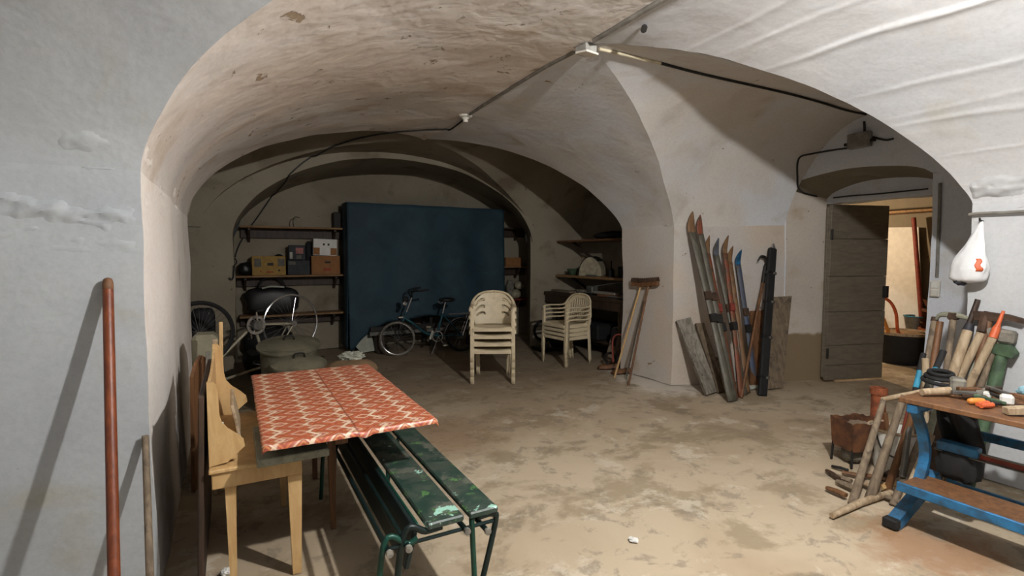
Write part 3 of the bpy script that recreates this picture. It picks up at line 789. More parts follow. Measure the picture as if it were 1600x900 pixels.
while len(cr.color_ramp.elements) < len(els): cr.color_ramp.elements.new(.5)
for el, (ps, cl) in zip(cr.color_ramp.elements, els): el.position = ps; el.color = cl
nt.links.new(dia, cr.inputs[0])
fade = noise_n(nt, coords(nt), 5, 4)
cc = mixc(nt, math_n(nt, 'MULTIPLY', ramp(nt, fade, .35, .75), .45), cr.outputs[0], C(184, 96, 70))
# pale zigzags every few rows
zz_ = nt.nodes.new('ShaderNodeMath'); zz_.operation = 'PINGPONG'; zz_.inputs[1].default_value = .5
nt.links.new(math_n(nt, 'ADD', math_n(nt, 'MULTIPLY', sep.outputs['X'], 1 / .15), math_n(nt, 'MULTIPLY', fy, .30)), zz_.inputs[0])
zl = ramp(nt, zz_.outputs[0], .085, .050)
cc = mixc(nt, math_n(nt, 'MULTIPLY', zl, ramp(nt, fade, .34, .50)), cc, C(228, 204, 176))
crease = ramp(nt, math_n(nt, 'ABSOLUTE', math_n(nt, 'SUBTRACT', math_n(nt, 'ADD', sep.outputs['X'], math_n(nt, 'MULTIPLY', fade, .02)), .02)), .006, .002)
cc = mixc(nt, math_n(nt, 'MULTIPLY', crease, .6), cc, C(110, 62, 44))
nt.links.new(cc, b.inputs['Base Color']); b.inputs['Roughness'].default_value = .38
bump(nt, b, fade, .15, .004)
def cloth(i, j):
    a, e = -.014 + 1.03 * i, -.014 + 1.026 * j
    x, y = TX0 + (TX1 - TX0) * a, TY0 + (TY1 - TY0) * e
    over = max(0, -a, a - 1) * (TX1 - TX0) + max(0, -e, e - 1) * (TY1 - TY0)
    z = TZ + .002 + .003 * abs(noise.noise(Vector((x * 6, y * 6, 1)))) - min(.9, 40 * over) * over * 1.1
    z -= .012 * max(0, 1 - abs(a - .55) / .05) * max(0, (.06 - e) / .06)
    return Vector((x + .004 * noise.noise(Vector((x * 9, y * 9, 4))), y + .008 * noise.noise(Vector((x * 7, y * 5, 7))), z))
tag(MB().grid(cloth, 56, 90).build('oilcloth', 'oilcloth', smooth=True, solid=.0025, origin=((TX0 + TX1) / 2, (TY0 + TY1) / 2, TZ)), 'red and orange zigzag oilcloth spread over the folding table', 'tablecloth')

# ------------------------------------------------------------------ green garden bench
m, nt, b = newmat('bench_paint')
v = coords(nt); n1 = noise_n(nt, v, 9, 7, .68, .3); n2 = noise_n(nt, coords(nt, (1, 1, 1)), 5, 6, .62, .2); n3 = noise_n(nt, v, 16, 6, .7)
c = mixc(nt, ramp(nt, n1, .40, .62), C(30, 54, 46), C(66, 72, 64))
c = mixc(nt, ramp(nt, n2, .53, .58), c, C(88, 90, 80))
c = mixc(nt, ramp(nt, n3, .60, .62), c, C(78, 118, 66))
sep = nt.nodes.new('ShaderNodeSeparateXYZ'); nt.links.new(v, sep.inputs[0])
nearend = ramp(nt, sep.outputs['Y'], -.45, -.80)
pk = math_n(nt, 'ADD', n1, math_n(nt, 'MULTIPLY', nearend, .11))
c = mixc(nt, ramp(nt, pk, .655, .665), c, C(150, 196, 178))
nt.links.new(c, b.inputs['Base Color']); b.inputs['Roughness'].default_value = .5; bump(nt, b, n1, .4, .004)
plain('bench_tube', C(22, 40, 38), 0.4, 0.3, var=0.2, scale=10)
plain('bench_tube_green', C(18, 66, 54), 0.4, 0.2)
plain('bench_dark', C(18, 34, 34), 0.5)
BY0, BY1 = 1.86, 3.42
t = thing('garden_bench', 'flaking dark green slatted bench pushed under the patterned table', 'bench', (.78, (BY0 + BY1) / 2, 0))
for xa, xb in ((.635, .79), (.815, .945)):
    MB().bbox(((xa + xb) / 2, (BY0 + BY1) / 2, .44), (xb - xa, BY1 - BY0, .028), None, .006).build('seat_slat', 'bench_paint', t)
MB().bbox((.585, (BY0 + BY1) / 2 + .02, .345), (.022, BY1 - BY0 - .06, .17), Matrix.Rotation(R(14), 3, 'Y'), .004).build('folded_back_slat', 'bench_dark', t)
MB().bbox((.615, (BY0 + BY1) / 2 + .02, .425), (.012, BY1 - BY0 - .08, .012), None, .003).build('highlight_strip', 'bench_tube_green', t)  # highlight on the folded slat's edge, put in as a lighter green strip
def ext(p0, p1, z=0.0):
    d_ = p1 - p0; return p0 + d_ * ((z - p0.z) / d_.z)
for yy, nm in ((BY0 + .02, 0), (BY1 - .15, 1)):
    off = Vector((0, yy - (BY0 + .02), 0)); Y_ = BY0 + .02
    a, b1_ = ony(771, 822, Y_), ony(754, 900, Y_)
    MB().tube(spline([Vector((.86, Y_, .418)) + off, Vector((.93, Y_, .415)) + off, Vector((a.x + .006, Y_, a.z)) + off, ext(a, b1_) + off], 6), .0125, 10).build('leg', 'bench_tube', t, True)
    a, b1_ = ony(737, 822, Y_), ony(741, 900, Y_)
    MB().tube([Vector((a.x, Y_, .42)) + off, ext(a, b1_) + off], .0115, 10).build('leg', 'bench_tube_green', t, True)
    a, b1_ = ony(630, 838, Y_), ony(624, 900, Y_)
    MB().tube(spline([Vector((.70, Y_, .42)) + off, Vector((.635, Y_, .418)) + off, a + off, ext(a, b1_) + off], 6), .0135, 10).build('leg', 'bench_tube', t, True)
    a, b1_ = ony(600, 850, Y_), ony(596, 900, Y_)
    MB().tube(spline([Vector((.60, Y_, .40)) + off, Vector((.56, Y_, .385)) + off, a + off, ext(a, b1_) + off], 6), .012, 10).build('leg', 'bench_tube_green', t, True)
    MB().tube([ony(600, 860, Y_) + off, Vector((.93, Y_, ony(600, 860, Y_).z + .0)) + off], .008, 8).build('stretcher', 'bench_tube', t, True)
for u, v in ((729, 829), (761, 829), (638, 856), (608, 864)):
    p = ony(u, v, BY0 - .01); MB().tube([p, Vector((p.x, BY1 - .1, p.z))], .011, 10).build('rail', 'bench_tube', t, True)
    MB().lathe([(0, 0), (.014, 0), (.014, .014), (.0, .016)], p, Matrix.Rotation(R(90), 3, 'X'), 10).build('end_cap', 'grey_dust', t, True)
# ================================================================== BEHIND THE TABLE
def rot_to(zaxis, xhint=(1, 0, 0)):
    z = Vector(zaxis).normalized(); x = Vector(xhint); x = (x - z * x.dot(z)).normalized(); return Matrix((x, z.cross(x), z)).transposed()
def boiler(x, y, r, h, tilt, label, rotz):
    t = thing('wash_boiler', label, 'pot', (x, y, 0), rotz, 'zinc wash boilers')
    MB().lathe([(0, .006), (r * .92, .006), (r * .95, .03), (r * .97, h * .5), (r, h - .03), (r * 1.04, h), (r * 1.0, h), (r * .96, h - .04), (r * .9, .04), (0, .03)], (0, 0, 0), n=30).build('pot_body', 'zinc', t, True, local=True)
    for s_ in (-1, 1): MB().tube(spline([(s_ * r * .98, -.07, h * .74), (s_ * (r + .05), -.06, h * .76), (s_ * (r + .05), .06, h * .76), (s_ * r * .98, .07, h * .74)], 5), .009, 8).build('handle', 'iron_dark', t, True, local=True)
    lr = r * 1.12; rt = Matrix.Rotation(R(tilt), 3, 'X')
    ld = MB().lathe([(lr, 0), (lr, .014), (lr * .93, .016), (lr * .8, .035), (lr * .4, .06), (0, .066), (0, .056), (lr * .8, .024), (lr * .93, .004)], (0, 0, h + .008), rt, 32).build('lid', 'zinc', t, True, local=True)
    MB().tube(spline([rt @ Vector((-.05, 0, .06)) + Vector((0, 0, h + .008)), rt @ Vector((-.035, 0, .10)) + Vector((0, 0, h + .008)), rt @ Vector((.035, 0, .10)) + Vector((0, 0, h + .008)), rt @ Vector((.05, 0, .06)) + Vector((0, 0, h + .008))], 5), .009, 8).build('knob', 'iron_dark', ld, True, local=True)
    return t
boiler(.50, 5.02, .215, .50, 9, 'zinc wash boiler with a lid just behind the patterned table', R(4))
boiler(.47, 5.62, .27, .58, 11, 'larger zinc wash boiler with a domed lid, behind the smaller one', R(-6))
# paper sacks with crumpled paper on top
sx, sy = 1.04, 5.2
tag(MB().blob((sx, sy, .16), (.62, .52, .30), .10, 2.2, 16, zflat=.15).build('paper_sack', 'sack_tan', smooth=True), 'bulging tan paper sack, lower of two behind the table corner', 'sack')
tag(MB().blob((sx - .05, sy + .02, .375), (.56, .48, .17), .10, 2.2, 16, zflat=.07).build('paper_sack', 'sack_tan', smooth=True), 'flatter tan paper sack lying on top of another one', 'sack')
tag(MB().blob((sx - .02, sy + .10, .485), (.24, .18, .09), .7, 3.2, 12).build('crumpled_paper', 'paper_scrap'), 'crumpled pale paper lying on the tan sacks', 'paper')

# ------------------------------------------------------------------ bicycles
def wheel(parent, c, Rw, axis, tyre, rim, name='wheel', spokes=28, tr=.019, rr=.011, fork=None, hub='chrome'):
    """tyre and rim are material names or None"""
    c = Vector(c); M_ = rot_to(axis, (0, 0, 1)); ex, ey = M_ @ Vector((1, 0, 0)), M_ @ Vector((0, 1, 0)); az = M_ @ Vector((0, 0, 1))
    root = MB().tube(arc(c, Rw - (tr * 1.7 if tyre else 0), 0, 2 * math.pi, 40, ex, ey)[:-1], rr, 8, closed=True).build(name, rim, parent, True, local=True)
    if tyre: MB().tube(arc(c, Rw - tr, 0, 2 * math.pi, 40, ex, ey)[:-1], tr, 8, closed=True).build('tyre', tyre, root, True, local=True)
    B = MB()
    for k in range(spokes):
        a = 2 * math.pi * k / spokes; s_ = 1 if k % 2 else -1
        q = c + az * (s_ * .025) + (ex * math.cos(a + .5 * s_) + ey * math.sin(a + .5 * s_)) * .02
        B.tube([q, c + (ex * math.cos(a) + ey * math.sin(a)) * (Rw - tr * 1.7)], .0015, 4)
    B.build('spokes', 'chrome', root, local=True)
    MB().tube([c - az * .045, c - az * .03, c + az * .03, c + az * .045], [.012, .022, .022, .012], 10).build('hub', hub, root, True, local=True)
    return root
# small-wheeled bicycle before the tarpaulin; local x runs from front (-) to rear (+)
f0, r0 = Vector((2.12, 7.50, 0)), Vector((3.12, 7.40, 0))
ang = math.atan2((r0 - f0).y, (r0 - f0).x)
bk = thing('bicycle', 'small-wheeled teal step-through bicycle standing before the blue tarpaulin', 'bicycle', f0, ang)
RW = .262
st = R(14)
ax_f = Vector((math.sin(st), math.cos(st), 0))
wheel(bk, (0, 0, RW), RW, ax_f, 'grey_dust', 'chrome', 'front_wheel', tr=.014, rr=.013)
wheel(bk, (1.0, 0, RW), RW, (0, 1, 0), 'rubber', 'iron_dark', 'rear_wheel', tr=.02)
BB = Vector((.60, 0, .27)); HT, HB = Vector((.14, 0, .66)), Vector((.085, 0, .52)); ST = Vector((.70, 0, .62)); SD = Vector((.745, 0, .80))
MB().tube([HB - (HT - HB) * .3, HT], .02, 10).build('head_tube', 'bike_teal', bk, True, local=True)
MB().tube(spline([HB + (HT - HB) * .4, Vector((.25, 0, .47)), Vector((.42, 0, .33)), BB], 6), .021, 10).build('main_tube', 'bike_teal', bk, True, local=True)
MB().tube([BB, ST], .018, 10).build('seat_tube', 'bike_teal', bk, True, local=True)
MB().tube([ST, SD], .0135, 10).build('seat_post', 'chrome', bk, True, local=True)
B = MB()
for s_ in (-1, 1): B.tube([BB + Vector((0, s_ * .03, 0)), Vector((1.0, s_ * .055, RW))], .009, 8); B.tube([ST + Vector((0, s_ * .03, -.03)), Vector((1.0, s_ * .055, RW))], .008, 8)
B.build('rear_stays', 'bike_teal', bk, True, local=True)
for s_ in (-1, 1):
    o_ = ax_f * (s_ * .045)
    MB().tube(spline([HB - (HT - HB) * .25, HB - (HT - HB) * .35 + o_, Vector((.03, 0, .38)) + o_, Vector((0, 0, RW)) + o_], 5), .010, 8).build('fork_blade', 'iron_dark', bk, True, local=True)
MB().tube([HT, Vector((.195, 0, .80)), Vector((.225, 0, .88))], .0125, 10).build('stem', 'chrome', bk, True, local=True)
hb = bpy.data.objects
HBAR = MB().tube(spline([(.36, -.27, 1.0), (.30, -.26, .99), (.20, -.16, .97), (.215, -.05, .89), (.215, .05, .89), (.20, .16, .97), (.30, .26, .99), (.36, .27, 1.0)], 5), .011, 8).build('handlebar', 'iron_dark', bk, True, local=True)
for s_ in (-1, 1): MB().tube([(.30, s_ * .262, .99), (.42, s_ * .275, 1.005)], .016, 10).build('grip', 'rubber', HBAR, True, local=True)
MB().lathe([(0, 0), (.05, .004), (.055, .05), (.03, .08), (0, .085)], (.09, 0, .84), rot_to((1, 0, .1)), 16).build('headlamp', 'black_matte', bk, True, local=True)
MB().lathe([(0, 0), (.022, .0), (.03, .02), (.0, .03)], (.11, -.035, .79), rot_to((0, -1, .2)), 12).build('bell', 'chrome', bk, True, local=True)
MB().blob((.77, 0, .825), (.27, .19, .075), .12, 1.6, 12).build('saddle', 'leather_black', bk, True, local=True)
MB().tube(arc((.67, 0, .80), .03, 0, 6.28, 12, (1, 0, 0), (0, 0, 1)), .006, 6).build('saddle_spring', 'chrome', bk, True, local=True)
def mudguard(c, r, a0, a1, ax, mat, nm):
    ex = Vector((ax[1], -ax[0], 0)).normalized()
    B = MB(); B.grid(lambda i, j: Vector(c) + ex * (math.cos(a0 + (a1 - a0) * i) * (r - .006 * (2 * j - 1) ** 2)) + Vector((0, 0, 1)) * (math.sin(a0 + (a1 - a0) * i) * (r - .006 * (2 * j - 1) ** 2)) + Vector(ax) * (.03 * (2 * j - 1)), 22, 4)
    return B.build(nm, mat, bk, True, local=True, solid=.002)
mudguard((1.0, 0, RW), RW + .022, R(5), R(196), (0, 1, 0), 'chrome', 'mudguard')
mudguard((0, 0, RW), RW + .018, R(18), R(110), ax_f, 'iron_dark', 'mudguard')
B = MB()
for y in (-.055, .0, .055): B.tube([(.80, y, .60), (1.18, y, .60)], .005, 6)
for s_ in (-1, 1): B.tube([(1.12, s_ * .05, .60), (1.0, s_ * .06, RW)], .005, 6)
B.tube([(.80, -.055, .60), (.80, .055, .60)], .005, 6); B.tube([(1.18, -.055, .60), (1.18, .055, .60)], .005, 6)
B.build('luggage_rack', 'chrome', bk, True, local=True)
MB().lathe([(.07, -.004), (.085, -.004), (.085, .004), (.07, .004)], BB + Vector((0, -.055, 0)), rot_to((0, 1, 0)), 24, closed=True).build('chain_ring', 'chrome', bk, True, local=True)
for s_, dx, dz in ((-1, .10, -.13), (1, -.10, .13)):
    cr_ = MB().bar(BB + Vector((0, s_ * .075, 0)), BB + Vector((dx, s_ * .085, dz)), .02, .012).build('crank', 'chrome', bk, local=True)
    MB().bbox(BB + Vector((dx, s_ * .13, dz)), (.08, .08, .022)).build('pedal', 'bike_cream' if s_ > 0 else 'paper_scrap', cr_, local=True)
MB().tube([BB + Vector((.02, -.04, 0)), BB + Vector((-.12, -.15, -.255))], .008, 8).build('kickstand', 'chrome', bk, True, local=True)
MB().bbox((.5, -.07, .30), (.035, .03, .14), Matrix.Rotation(R(20), 3, 'Y'), .01).build('lamp_dynamo', 'paper_scrap', bk, local=True)
MB().bbox((.055, 0, .585), (.08, .05, .03), None, .01).build('front_reflector', 'chrome', bk, local=True)

# upturned bicycle on its saddle behind the boilers
rh, fh = at(455, 505, 6.0), at(312, 521, 5.2)
RZ = (rh.z + fh.z) / 2
uo = Vector((rh.x, rh.y, 0)); ang = math.atan2(fh.y - rh.y, fh.x - rh.x); LW = math.hypot(fh.x - rh.x, fh.y - rh.y)
ub = thing('upturned_bicycle', 'cream-framed bicycle turned upside down behind the wash boilers', 'bicycle', uo, ang)
zr = rh.z; zf = fh.z
wheel(ub, (0, 0, zr), .335, (0, 1, 0), None, 'chrome', 'rear_wheel', 30, rr=.012)
wheel(ub, (LW, 0, zf), .335, (.12, 1, 0), 'rubber', 'iron_dark', 'front_wheel', 30)
BBu = Vector((.44, 0, zr + .03)); SEATu = Vector((.30, 0, zr - .50)); HDu0, HDu1 = Vector((.93, 0, zf - .40)), Vector((.90, 0, zf - .54))
for nm, a, e, rr in (('seat_tube', BBu, SEATu, .016), ('down_tube', BBu, HDu0, .017), ('top_tube', SEATu + Vector((0, 0, .05)), HDu1, .015), ('head_tube', HDu0 + (HDu0 - HDu1) * .4, HDu1 - (HDu0 - HDu1) * .4, .02)):
    MB().tube([a, e], rr, 10).build(nm, 'bike_cream', ub, True, local=True)
for s_ in (-1, 1):
    MB().tube([BBu + Vector((0, s_ * .03, 0)), Vector((0, s_ * .06, zr))], .010, 8).build('chain_stay', 'bike_cream', ub, True, local=True)
    MB().tube([SEATu + Vector((0, s_ * .02, .05)), Vector((0, s_ * .06, zr))], .008, 8).build('seat_stay', 'bike_cream', ub, True, local=True)
    MB().tube(spline([HDu0, HDu0 + Vector((.02, s_ * .045, .08)), Vector((LW, s_ * .05, zf))], 5), .010, 8).build('fork_blade', 'iron_dark', ub, True, local=True)
cr0 = MB().lathe([(.075, -.004), (.105, -.004), (.105, .004), (.075, .004)], BBu + Vector((0, .05, 0)), rot_to((0, 1, 0)), 28, closed=True).build('chain_ring', 'chrome', ub, True, local=True)
B = MB()
for k in range(5): a = k * 1.2566; B.tube([BBu + Vector((0, .05, 0)), BBu + Vector((.09 * math.cos(a), .05, .09 * math.sin(a)))], .008, 6)
B.build('ring_arms', 'chrome', cr0, True, local=True)
MB().lathe([(0, -.02), (.055, -.02), (.06, 0), (.05, .02), (0, .02)], BBu + Vector((0, .08, 0)), rot_to((0, 1, 0)), 18).build('crank_boss', 'steel_worn', ub, True, local=True)
for s_, dx, dz in ((1, .02, .17), (-1, -.02, -.17)):
    k_ = MB().bar(BBu + Vector((0, s_ * .09, 0)), BBu + Vector((dx, s_ * .10, dz)), .02, .012).build('crank', 'chrome', ub, local=True)
    MB().bbox(BBu + Vector((dx, s_ * .15, dz)), (.08, .08, .025)).build('pedal', 'iron_dark', k_, local=True)
MB().lathe([(0, -.02), (.035, -.02), (.035, .02), (0, .02)], (0, .05, zr), rot_to((0, 1, 0)), 14).build('sprocket', 'chrome', ub, True, local=True)
MB().blob((.22, 0, .05), (.28, .17, .10), .12, 1.6, 10).build('saddle', 'leather_black', ub, True, local=True)
MB().tube([SEATu, Vector((.25, 0, .08))], .013, 8).build('seat_post', 'chrome', ub, True, local=True)
MB().tube(spline([(.93, -.28, .03), (.9, -.2, .03), (.88, 0, .10), (.9, .2, .03), (.93, .28, .03)], 5), .012, 8).build('handlebar', 'iron_dark', ub, True, local=True)
MB().tube([HDu1, Vector((.88, 0, .10))], .013, 8).build('stem', 'chrome', ub, True, local=True)
tag(MB().blob(at(318, 497, 5.9) - Vector((0, 0, .06)), (.24, .2, .36), .08, 2, 12, sq=.5).build('black_satchel', 'black_matte', smooth=True), 'black bag hanging beside the black bicycle wheel at the left edge', 'bag')
tag(MB().blob((.36, 6.9, .22), (.6, .45, .44), .15, 2, 12, zflat=.21).build('dark_sack', 'black_matte', smooth=True), 'dark sack on the floor behind the upturned bicycle', 'sack')

# ------------------------------------------------------------------ shelves on the back wall
def back_shelf(xa, xb, z, label, yb=8.585, dep=.32, mat='wood_shelf'):
    t = thing('wall_shelf', label, 'shelf', ((xa + xb) / 2, yb - dep / 2, z - .2))
    MB().bbox(((xa + xb) / 2, yb - dep / 2, z - .014), (xb - xa, dep, .028)).build('board', mat, t)
    MB().bbox(((xa + xb) / 2, yb - .03, z - .10), (xb - xa - .02, .05, .14)).build('shade_strip', 'wood_dark', t)  # dark strip added in place of the shade band beneath the shelf
    for x in (xa + .12, xb - .22):
        br = MB().prism([(0, 0), (-dep * .8, 0), (-dep * .8, -.03), (-.03, -.2), (0, -.2)], .03, (x, yb, z - .03), (0, 1, 0), (0, 0, 1)).build('bracket', 'wood_dark', t)
    return t
ZT1, ZT2, ZT3 = 1.935, 1.215, .63
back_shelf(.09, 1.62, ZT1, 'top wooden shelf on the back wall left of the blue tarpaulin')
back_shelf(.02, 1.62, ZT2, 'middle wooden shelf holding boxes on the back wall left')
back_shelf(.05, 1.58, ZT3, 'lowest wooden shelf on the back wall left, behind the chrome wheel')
SY = 8.42
def carton(u0, u1, v0, v1, z, dep, mat, name, label, y=SY):
    a, e = ony(u0, v1, y), ony(u1, v0, y); h_ = max(.05, (ony((u0 + u1) / 2, v0, y).z - ony((u0 + u1) / 2, v1, y).z)); w_ = e.x - a.x
    t = thing(name, label, 'box', ((a.x + e.x) / 2, y + dep / 2, z))
    MB().bbox((0, 0, h_ / 2 + .001), (w_, dep, h_), None, .005).build('carton', mat, t, local=True)
    return t, w_, h_, dep
def mark(t, w_, h_, dep, x, z, sx_, sz_, mat, shape='box'):
    if shape == 'box': MB().box((x * w_, -dep / 2 - .001, z * h_), (sx_ * w_, .004, sz_ * h_)).build('printed_mark', mat, t, local=True)
    else: MB().lathe([(0, -.002), (1, -.002), (1, .002), (0, .002)], (0, 0, 0), rot_to((0, 1, 0)), 16).build('printed_mark', mat, t, local=True)
y_ = carton(394, 446, 398, 428, ZT2, .22, 'card_yellow', 'yellow_carton', 'yellowish printed carton on the middle back shelf', 8.30)
for a in ((-.33, .66, .2, .42, 'print_grey'), (.37, .68, .2, .40, 'print_grey'), (.04, .58, .18, .14, 'print_dark'), (.30, .26, .06, .09, 'print_dark'), (.02, .18, .2, .08, 'print_red'), (-.25, .22, .05, .08, 'print_red')): mark(*y_, *a)
y_ = carton(450, 484, 405, 428, ZT2, .22, 'card_dark', 'dark_carton', 'dark blue-grey carton between the yellow and brown cartons', 8.32)
mark(*y_, -.3, .8, .3, .22, 'print_grey')
t, w_, h_, dp = carton(451, 477, 381, 404, ZT2 + .22, .05, 'card_dark', 'photo_album', 'dark picture album standing on the dark carton', 8.36)
t.location.z = ZT2 + y_[2] + .004; mark(t, w_, h_, dp, .15, .62, .45, .4, 'print_pink'); mark(t, w_, h_, dp, -.35, .3, .16, .45, 'paper_scrap'); mark(t, w_, h_, dp, .1, .2, .3, .25, 'print_grey')
b1_ = carton(487, 531, 398, 427, ZT2, .25, 'card_brown', 'brown_carton', 'brown cardboard carton at the right end of the middle shelf', 8.28)
mark(*b1_, .06, .66, .2, .10, 'print_dark'); mark(*b1_, .04, .28, .26, .14, 'print_red')
w1_ = carton(490, 526, 372, 398, 0, .2, 'paper_white', 'white_carton', 'white and brown printed carton stacked on the brown one', 8.29)
w1_[0].location.z = ZT2 + b1_[2] + .004; w1_[0].rotation_euler = (0, R(2), R(-3))
mark(*w1_, -.36, .26, .26, .42, 'card_brown'); mark(*w1_, .36, .26, .26, .42, 'card_brown'); mark(*w1_, -.06, .68, .08, .12, 'print_dark'); mark(*w1_, .14, .68, .08, .12, 'print_dark')
def lump(u, v, z, size, mat, name, label, cat, y=8.42, amp=.15):
    p = ony(u, v, y); return tag(MB().blob((p.x, y, z + size[2] * .48), size, amp, 2, 12, zflat=size[2] * .47).build(name, mat, smooth=True), label, cat)
lump(383, 415, ZT2, (.20, .22, .20), 'leather_black', 'black_purse', 'black purse at the left end of the middle shelf', 'bag')
lump(436, 398, ZT2, (.22, .14, .32), 'black_matte', 'dark_bundle', 'dark rounded bundle behind the yellow carton', 'bundle', 8.50)
lump(482, 388, ZT2, (.13, .14, .52), 'black_matte', 'black_flask', 'tall black thing behind the album and the white carton', 'flask', 8.50, .08)
tag(MB().bbox((ony(531, 345, 8.45).x, 8.47, ZT1 + .125), (.2, .12, .25), None, .01).build('dark_case', 'print_dark'), 'dark square case on the top shelf beside the tarpaulin', 'case')
p = ony(462, 352, 8.35)
tag(MB().tube(spline([(p.x - .03, 8.35, ZT1 + .004), (p.x - .035, 8.35, ZT1 + .10), (p.x, 8.36, ZT1 + .15), (p.x + .06, 8.36, ZT1 + .14)], 5), .006, 6).build('wire_hook', 'iron_dark', smooth=True), 'bent wire sticking up from the top back shelf', 'wire')
# bags on the lowest shelf
p = ony(425, 470, 8.40)
t = thing('travel_bag', 'black travel bag with a pale strip on the lowest back shelf', 'bag', (p.x, 8.40, ZT3))
MB().blob((p.x, 8.40, ZT3 + .20), (.72, .3, .40), .10, 2, 16, zflat=.195, sq=.5).build('bag_body', 'leather_black', t, True)
MB().tube(spline([(p.x - .13, 8.27, ZT3 + .40), (p.x - .02, 8.22, ZT3 + .425), (p.x + .16, 8.27, ZT3 + .41)], 5), .014, 8).build('pale_strip', 'paper_scrap', t, True)
MB().tube(spline([(p.x - .18, 8.40, ZT3 + .39), (p.x - .1, 8.38, ZT3 + .53), (p.x + .1, 8.38, ZT3 + .53), (p.x + .2, 8.40, ZT3 + .38)], 5), .016, 8).build('handle', 'leather_black', t, True)
tag(MB().blob((ony(420, 520, 8.4).x, 8.36, .24), (.7, .4, .5), .16, 2, 12, zflat=.235).build('dark_bundle', 'black_matte', smooth=True), 'dark bundle on the floor under the lowest back shelf', 'bundle')

# ------------------------------------------------------------------ rack under the blue tarpaulin
RX0, RX1, RY0, RY1, RZT = 1.54, 4.17, 8.04, 8.50, 2.30
t = thing('storage_rack', 'dark storage rack hidden under the blue tarpaulin', 'rack', ((RX0 + RX1) / 2, (RY0 + RY1) / 2, 0))
for x in (RX0 + .05, (RX0 + RX1) / 2, RX1 - .05):
    for y in (RY0 + .06, RY1 - .04): MB().bbox((x, y, RZT / 2 - .01), (.05, .05, RZT - .04)).build('post', 'iron_dark', t)
for z in (.22, .52, 1.2, 2.2): MB().bbox(((RX0 + RX1) / 2, (RY0 + RY1) / 2 + .02, z), (RX1 - RX0 - .04, RY1 - RY0 - .06, .03)).build('shelf_board', 'wood_dark', t)
m, nt, b = newmat('tarpaulin')
v = coords(nt); n1 = noise_n(nt, v, 2.5, 5, .6, .5); n2 = noise_n(nt, v, 26, 4, .7)
c = mixc(nt, ramp(nt, n1, .3, .7), C(22, 48, 62), C(32, 62, 74)); c = mixc(nt, ramp(nt, n2, .62, .75), c, C(52, 80, 88))
nt.links.new(c, b.inputs['Base Color']); b.inputs['Roughness'].default_value = .7
wv = nt.nodes.new('ShaderNodeTexWave'); wv.inputs['Scale'].default_value = 60; nt.links.new(v, wv.inputs['Vector'])
bump(nt, b, math_n(nt, 'ADD', n1, math_n(nt, 'MULTIPLY', wv.outputs['Fac'], .03)), .5, .02)
def tarp_bottom(x):
    t = (x - RX0) / (RX1 - RX0)
    return .05 + .42 * min(1, max(0, (t - .02) / .20)) ** .8 + .035 * math.sin(t * 17) + .04 * t
def tarp(i, j):
    x = RX0 - .02 + (RX1 - RX0 + .04) * i
    sag = .018 * math.sin(i * 9) + .012 * math.sin(i * 23 + 1)
    if j < .2:
        k = j / .2; y = RY1 - (RY1 - RY0 + .02) * k; z = RZT + .012 - .05 * i * 0 + .008 * noise.noise(Vector((x * 3, y * 3, 0)))
        return Vector((x, y, z))
    k = (j - .2) / .8; zb_ = tarp_bottom(x); z = RZT + .012 + (zb_ - RZT) * k
    y = RY0 - .03 + (sag * 1.6 + .02 * noise.noise(Vector((x * 2.2, z * 1.5, 3)))) * min(1, k * 3) - .05 * k * k
    return Vector((x, y, z))
tp = thing('tarpaulin', 'big dark blue tarpaulin draped over the rack at the back wall', 'tarpaulin', ((RX0 + RX1) / 2, (RY0 + RY1) / 2, 0))
MB().grid(tarp, 64, 56).build('front_sheet', 'tarpaulin', tp, True, solid=.004)
def side_sheet(i, j):
    y = RY0 - .03 + (RY1 - RY0) * i; z = RZT + .012 + (.08 - RZT) * j
    return Vector((RX0 - .02 + .015 * math.sin(i * 8 + j * 3) - .03 * j, y, z))
MB().grid(side_sheet, 8, 30).build('side_fold', 'tarpaulin', tp, True, solid=.004)
for q, (za, mat) in enumerate(((.33, 'steel_worn'), (.40, 'iron_dark'))):
    tag(MB().bbox((2.75, 7.90 - .05 * q, za - .02), (1.9, .05, .075), None, .004).build('steel_beam', mat), ('grey steel beam lying under the tarpaulin behind the bicycle', 'dark steel beam above the grey one under the tarpaulin')[q], 'beam')
for k, x in enumerate((1.95, 3.5)): tag(MB().bbox((x, 7.90, .14), (.12, .2, .27), None, .01).build('wooden_block', 'wood_dark'), ('wooden block under the left end of the grey beam', 'wooden block under the right end of the grey beam')[k], 'block')
a = onz(573, 551); tag(MB().prism([(0, 0), (.20, .02), (.17, .36), (-.12, .16)], .012, (a.x - .08, a.y, .004), (1, -.15, 0), (.0, .35, 1)).build('pale_board', 'paper_scrap'), 'pale board scrap leaning at the foot of the tarpaulin', 'board')
# shelves right of the tarpaulin
YB2 = 8.585
def r_shelf(z, mat, label): return back_shelf(4.22, 4.93, z, label, YB2, .26, mat)
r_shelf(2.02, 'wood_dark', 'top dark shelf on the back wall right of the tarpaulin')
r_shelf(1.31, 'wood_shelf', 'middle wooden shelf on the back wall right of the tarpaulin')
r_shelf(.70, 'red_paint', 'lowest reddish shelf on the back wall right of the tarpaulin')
q = ony(799, 408, 8.45); tag(MB().bbox((q.x, 8.45, 1.31 + .08), (.34, .2, .16), None, .005).build('brown_carton', 'card_brown'), 'low brown carton on the middle shelf right of the tarpaulin', 'box')
q = ony(797, 455, 8.45); tag(MB().lathe([(0, 0), (.075, 0), (.075, .26), (.05, .30), (.05, .34), (0, .34)], (q.x, 8.45, .70), n=16).build('plastic_jar', 'grey_dust', smooth=True), 'grey jar on the lowest shelf beside the tarpaulin edge', 'jar')
